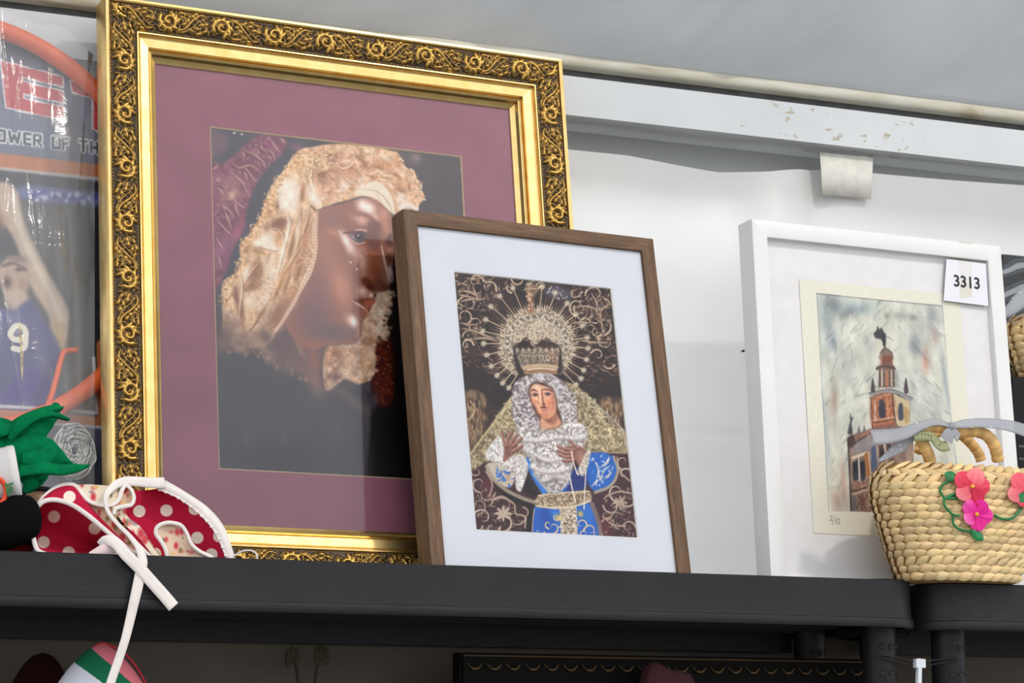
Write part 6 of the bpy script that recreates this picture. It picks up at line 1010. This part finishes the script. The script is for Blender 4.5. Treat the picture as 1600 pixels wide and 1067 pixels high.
flower(618, 482, [((214, 40, 70), pk, .9), (dk, (206, 30, 70), 1.0), (pk, lt_, .95), ((206, 36, 66), pk, 1.05), (pk, (244, 160, 150), 1.0)], 104, 0, 'red and pink fabric flower')
flower(642, 632, [(mg, (236, 60, 160), .95), ((206, 10, 120), (230, 40, 150), .98), (mg, (246, 150, 190), .8), (mg, (240, 110, 180), 1.0), (mg, (232, 40, 150), .9)], 92, 10, 'magenta fabric flower')
flower(905, 505, [(pk, (240, 120, 130), 1.), ((214, 60, 84), pk, .9), (pk, lt_, 1.), (pk, (236, 100, 110), 1.1), ((226, 90, 106), pk, 1.)], 100, 20, 'coral pink fabric flower')
def vine(pts): P_ = crom([on_bag(x, y, .18) for x, y in pts], 8); MB().tube(P_, .15, 8).build('vine', m_green, bag)
vine([(500, 450), (460, 470), (445, 505), (465, 545), (468, 585), (510, 630), (548, 640)]); vine([(465, 545), (520, 545), (580, 556)]); vine([(465, 548), (500, 530), (530, 520)]); vine([(512, 640), (515, 680), (545, 710), (612, 724)]); vine([(735, 635), (775, 655), (825, 655), (870, 615), (893, 570), (905, 540)])
for x, y, a, l in [(525, 437, 205, 62), (615, 720, 40, 80), (885, 515, 80, 70)]:
    P_ = []
    for u in np.linspace(0, 1, 8): 
        w_ = 26*math.sin(math.pi*min(1, .15+.85*u*.98))**.6; P_.append([on_bag(x+math.cos(math.radians(a))*l*u-math.sin(math.radians(a))*w_*v, y+math.sin(math.radians(a))*l*u+math.cos(math.radians(a))*w_*v, .4+.15*(1-v*v)) for v in np.linspace(-1, 1, 6)])
    MB().grid(np.array(P_)).build('leaf', m_green, bag)
# ================================================================ behind the bag: dark boxes, second bag
def box_print():
    m = N('dark_box_print').set(Roughness=.18); v = m.coord(None, (1, 1, 1)); wv = m.n('ShaderNodeTexWave', wave_type='RINGS', rings_direction='Y'); wv.inputs['Scale'].default_value = 9; wv.inputs['Distortion'].default_value = 6; wv.inputs['Detail'].default_value = 2; m.l(v, wv.inputs['Vector']); m.color(m.ramp(wv.outputs['Fac'], [(.3, (22, 23, 26)), (.6, (70, 74, 80)), (.8, (34, 35, 38)), (.95, (140, 145, 152))])); m.bump(m.noise(v, 22, 3), .5, .006); return m.m
def carton(name, x0, x1, y0, y1, z0, z1, mat, label, cat):
    t = thing(name, ((x0+x1)/2, (y0+y1)/2, z0), label, cat); mb = MB(); r = .5
    G = []
    for z, i in ((z0, .4), (z0+.2, .08), (z0+.5, 0), (z1-.5, 0), (z1-.2, .08), (z1, .4)): G.append([(x0+i+r, y0+i, z), (x1-i-r, y0+i, z), (x1-i, y0+i+r, z), (x1-i, y1-i-r, z), (x1-i-r, y1-i, z), (x0+i+r, y1-i, z), (x0+i, y1-i-r, z), (x0+i, y0+i+r, z)])
    mb.grid(np.array(G, float), False, True); mb.add(np.array(G[0], float), [list(range(8))[::-1]]); mb.add(np.array(G[-1], float), [list(range(8))]); sharpen(mb.build('carton_body', mat, t), 40); return t
zb = at(1592, 398, 20.2)[2]; x0b = at(1566, 500, 20.2)[0]; T2 = TRAY-.12+.03
carton('black_carton', x0b, x0b+26, 20.2, 24.2, T2, zb, box_print(), 'tall black and grey printed box in shiny wrap behind the white frame', 'box')
zb2 = at(1590, 588, 14)[2]; x1b = at(1578, 650, 14)[0]; bk = carton('black_carton', x1b, x1b+24, 13.8, 19.8, T2, zb2, plain('black_card', (11, 11, 12), .35, spec=.2), 'low black box supporting the second straw bag', 'box')
for r in range(5): 
    for q in range(4): MB().box((x1b+1+q*2.6, 13.76, 20.5-r*1.6-.3), (x1b+2.9+q*2.6, 13.8, 20.5-r*1.6)).build('print_line', plain('grey_print', (74, 72, 70), .6), bk, False)
bag2 = thing('straw_bag', (x1b+10, 16.6, zb2), 'second straw bag half cut off at the right edge of the picture', 'bag', 'straw bags')
xl = at(1574, 535, 16.6)[0]; straw_bag(bag2, xl+10.2, 16.6, zb2+.02, 8.6, 8.2, 10.2, 7.0, 3.0, 3.4, 1.2, 9, 0., 1.3, 9)
rb2 = thing('ribbon_bow', (xl+1.5, 13, zb2+8), 'white silver ribbon end above the second straw bag', 'ribbon'); P_ = crom([at(1566, 492, 13), at(1580, 483, 12.7), at(1596, 468, 12.8), at(1616, 452, 13.6)], 8); MB().ribbon(P_, np.linspace(1.1, 2.6, len(P_)), .05, (0, -1, .4), 4, bow=.1).build('ribbon_tail', m_rib, rb2)
# ================================================================ under the shelf
LOW = -38.
MB().box((8, 0, LOW-4), (162, 25, LOW)).build('lower_tray', m_blk, s1, False); MB().box((8, -.4, LOW-4.4), (162, -.02, LOW+.6)).build('lower_rim', m_blk, s1, False)
m_brown = plain('painted_shade_brown', (100, 91, 82), .95, vary=.12, scale=4, spec=.1)  # shade under the shelf is put into this brown
cl = np.array([[(x, 25.7+.1*math.sin(x*.09)+.1*math.sin(x*.23+z*.05), z) for z in np.linspace(LOW, -2.5, 12)] for x in np.linspace(0, 300, 160)]); tag(MB().grid(cl).build('shade_backdrop', m_brown, base=(110, 25.7, LOW)), 'added brown sheet coloured as the shaded tarp behind the space under the shelf', 'cloth')  # added sheet, its brown stands in for the tarp in shade
# striped pointed cap
U0 = zt(0, 980, .225); CY = 9.; cc0 = U0(705, 387, CY)
cap = thing('striped_cap', (cc0[0], CY, LOW), 'pink green and white striped fabric cap under the shelf', 'cap')
ctop = U0(705, 112, CY); pr = []
def cap_pt(a, t):
    # egg profile: t 0 top .. 1 rim on the lower shelf
    R_ = 7.2*math.sin(min(1, t*1.6)*math.pi/2)**.8+1.5*t; z = ctop[2]-(ctop[2]-LOW)*t**1.25; return np.array([ctop[0]+R_*math.cos(a)+.0*t, CY+R_*.8*math.sin(a), z])
TH = np.linspace(0, 2*math.pi, 240, endpoint=False); TT = np.linspace(0.001, 1, 220)**1.3; G = np.array([[cap_pt(a, t) for a in TH] for t in TT]); q = np.array([proj(v) for v in G.reshape(-1, 3)]); zx, zy = q[:, 0]/.225, (q[:, 1]-980)/.225
l1 = zy-(150+(zx-640)*.86); l2 = zy-(247+(zx-520)*.72); cl_ = np.where((l1 < 0)[:, None], np.array((238, 128, 140)), np.where((l2 < 0)[:, None], np.array((28, 112, 78)), np.array((226, 226, 236))))
MB().grid(G, False, True, colr=lin(cl_)).build('cap_body', printed('striped_cotton', .85, .2, .15), cap, attrs='c')
edge = crom([U0(x, y, CY-.2) for x, y in [(640, 146), (700, 112), (780, 130), (880, 195), (950, 280), (1010, 387)]], 6); MB().tube(edge, .12, 8).build('red_piping', plain('red_cord', (190, 36, 50), .7), cap)
# dark pointed cap behind it
tt = U0(300, 178, 20.5); dc = thing('dark_cap', (tt[0], 20.5, LOW), 'dark maroon and black pointed cap in the shade under the shelf', 'cap')
def dpt(a, t): R_ = 8.*t**.6; return np.array([tt[0]+R_*math.cos(a)*1.05-1.0*t, 20.5+R_*.5*math.sin(a), tt[2]-(tt[2]-LOW)*t**1.3])
G = np.array([[dpt(a, t) for a in np.linspace(0, 2*math.pi, 48, endpoint=False)] for t in np.linspace(.002, 1, 40)]); cl_ = np.where((np.arange(40) < 9)[:, None, None], np.array((40, 14, 15)), np.where((np.arange(40) < 14)[:, None, None], np.array((14, 12, 14)), np.array((34, 31, 31))))*np.ones((40, 48, 1))
MB().grid(G, False, True, colr=lin(cl_.reshape(-1, 3))).build('cap_body', printed('dark_cotton', .9, .2, .1), dc, attrs='c')
# dried stems in the shade
for i, (xa, ya, xb_, yb, lab) in enumerate([(457, 1017, 466, 1066, 'thin dried flower stem under the shelf, left of the pair'), (502, 1014, 492, 1066, 'pale dried flower stem under the shelf, right of the pair')]):
    p0, p1 = at(xa, ya, 20), at(xb_, yb, 20); p2 = p1+(p1-p0)*3; p2[2] = LOW; st = thing('dried_stem', p2, lab, 'stem', 'dried stems'); MB().tube(crom([p2, p1*.6+p2*.4, p1, p0], 8), .18, 6).build('stem', plain('dry_stalk', (52, 47, 34), .9), st)
    for k in range(3): MB().ball(p0+np.array([(k-1)*.5, 0, .4*(k == 1)-.8]), .4, .35, 1.1, 8, 8).build('bud', plain('dry_bud', (60, 55, 36), .9), st)
# dark framed picture standing on the lower shelf
fx0, fx1 = at(718, 1030, 12)[0], at(1352, 1045, 12)[0]; fz = at(1000, 1024, 12)[2]
df = thing('picture_frame', ((fx0+fx1)/2, 12, LOW), 'dark ornate picture frame standing on the lower shelf, top edge showing', 'picture frame')
m_dk = plain('black_brown_frame', (13, 10, 8), .7, spec=.12); m_dg = plain('dim_gilt', (84, 60, 28), .5)
for a0, a1, b0, b1 in [(fx0, fx1, fz-5, fz), (fx0, fx1, LOW, LOW+5), (fx0, fx0+5, LOW+5, fz-5), (fx1-5, fx1, LOW+5, fz-5)]: MB().box((a0, 12, b0), (a1, 14, b1)).box((a0+.3, 11.6, b0+.3), (a1-.3, 12, b1-.3)).build('frame_rail', m_dk, df, False)
for k in range(22):
    x = fx0+1.6+k*(fx1-fx0-3.2)/21; MB().tube(crom([(x-.9, 11.4, fz-1.2), (x-.4, 11.3, fz-1.75), (x+.3, 11.3, fz-1.8), (x+.9, 11.4, fz-1.25)], 4), [.05]*5+[.16]*5+[.12]*2+[.05], 6).build('gilt_swag', m_dg, df)
MB().tube([(fx0+.3, 11.5, fz-.35), (fx1-.3, 11.5, fz-.35)], .1, 6).build('gilt_line', m_dg, df)
MB().box((fx0+4.6, 12.6, LOW+4.6), (fx1-4.6, 13.4, fz-4.6)).build('dark_picture', plain('dark_print', (12, 10, 10), .7, spec=.1), df, False)
# wine red cloth corner
pts = [at(1003, 1067, 8), at(1012, 1040, 8), at(1022, 1033, 8), at(1045, 1047, 8), at(1075, 1052, 8), at(1085, 1067, 8)]; rc = thing('red_cloth', (at(1040, 1067, 8)[0], 8, LOW), 'wine red folded cloth in front of the dark frame', 'cloth')
tp_ = np.array([at(*q, 8) for q in [(1000, 1085), (1012, 1038), (1022, 1033), (1045, 1045), (1075, 1051), (1092, 1085)]]); rows = [tp_*np.array([1, 0, 1])+np.array([0, y, dz]) for y, dz in ((7.0, -.6), (7.4, -.1), (8.2, 0), (9.2, -.3), (9.8, -1.2))]; bot = [np.array([[p[0], y, LOW] for p in tp_]) for y in (6.4, 10.4)]
MB().grid(np.array([bot[0]]+rows+[bot[1]])).build('cloth_fold', plain('wine_cloth', (62, 20, 27), .9, vary=.12, scale=20), rc)
# cable tie and wire between the legs
zt_ = thing('cable_tie', at(1437, 1062, 1.8), 'white cable tie looped on a black wire between shelf legs', 'cable tie'); m_ct = plain('white_nylon', (222, 226, 232), .35, vary=.02)
MB().ribbon(np.array([at(1436.5, 1029, 1.6), at(1437, 1045, 1.4), at(1436.5, 1075, 1.5), at(1436, 1110, 1.8)]), [.55, .55, .55, .55], .16, (0, -1, .1), 2).build('tie_strap', m_ct, zt_); MB().ribbon(np.array([at(1433.5, 1041, 2.0), at(1433, 1060, 1.9), at(1432.5, 1110, 2.1)]), .4, .14, (0, -1, .1), 2).build('tie_tail', m_ct, zt_); MB().box(at(1432, 1043, 1.3)-np.array([0, 0, .0]), at(1441, 1030, 2.0)).build('tie_head', m_ct, zt_, False)
wr_ = thing('black_wire', at(1432, 1034, 2.), 'thin black wire strung between the two shelf legs', 'wire'); MB().tube(crom([at(1366, 1022, 2.4), at(1395, 1026, 2.3), at(1432, 1033, 1.9), at(1470, 1030, 2.4), at(1496, 1027, 2.5)], 8), .09, 8).build('wire_strand', plain('black_wire_coat', (16, 16, 17), .3), wr_); MB().tube(crom([at(1366, 1026, 2.45), at(1400, 1033, 2.35), at(1434, 1040, 2.1), at(1470, 1036, 2.4), at(1496, 1031, 2.5)], 8), .08, 8).build('wire_strand', plain('black_wire_coat', (16, 16, 17), .3), wr_)
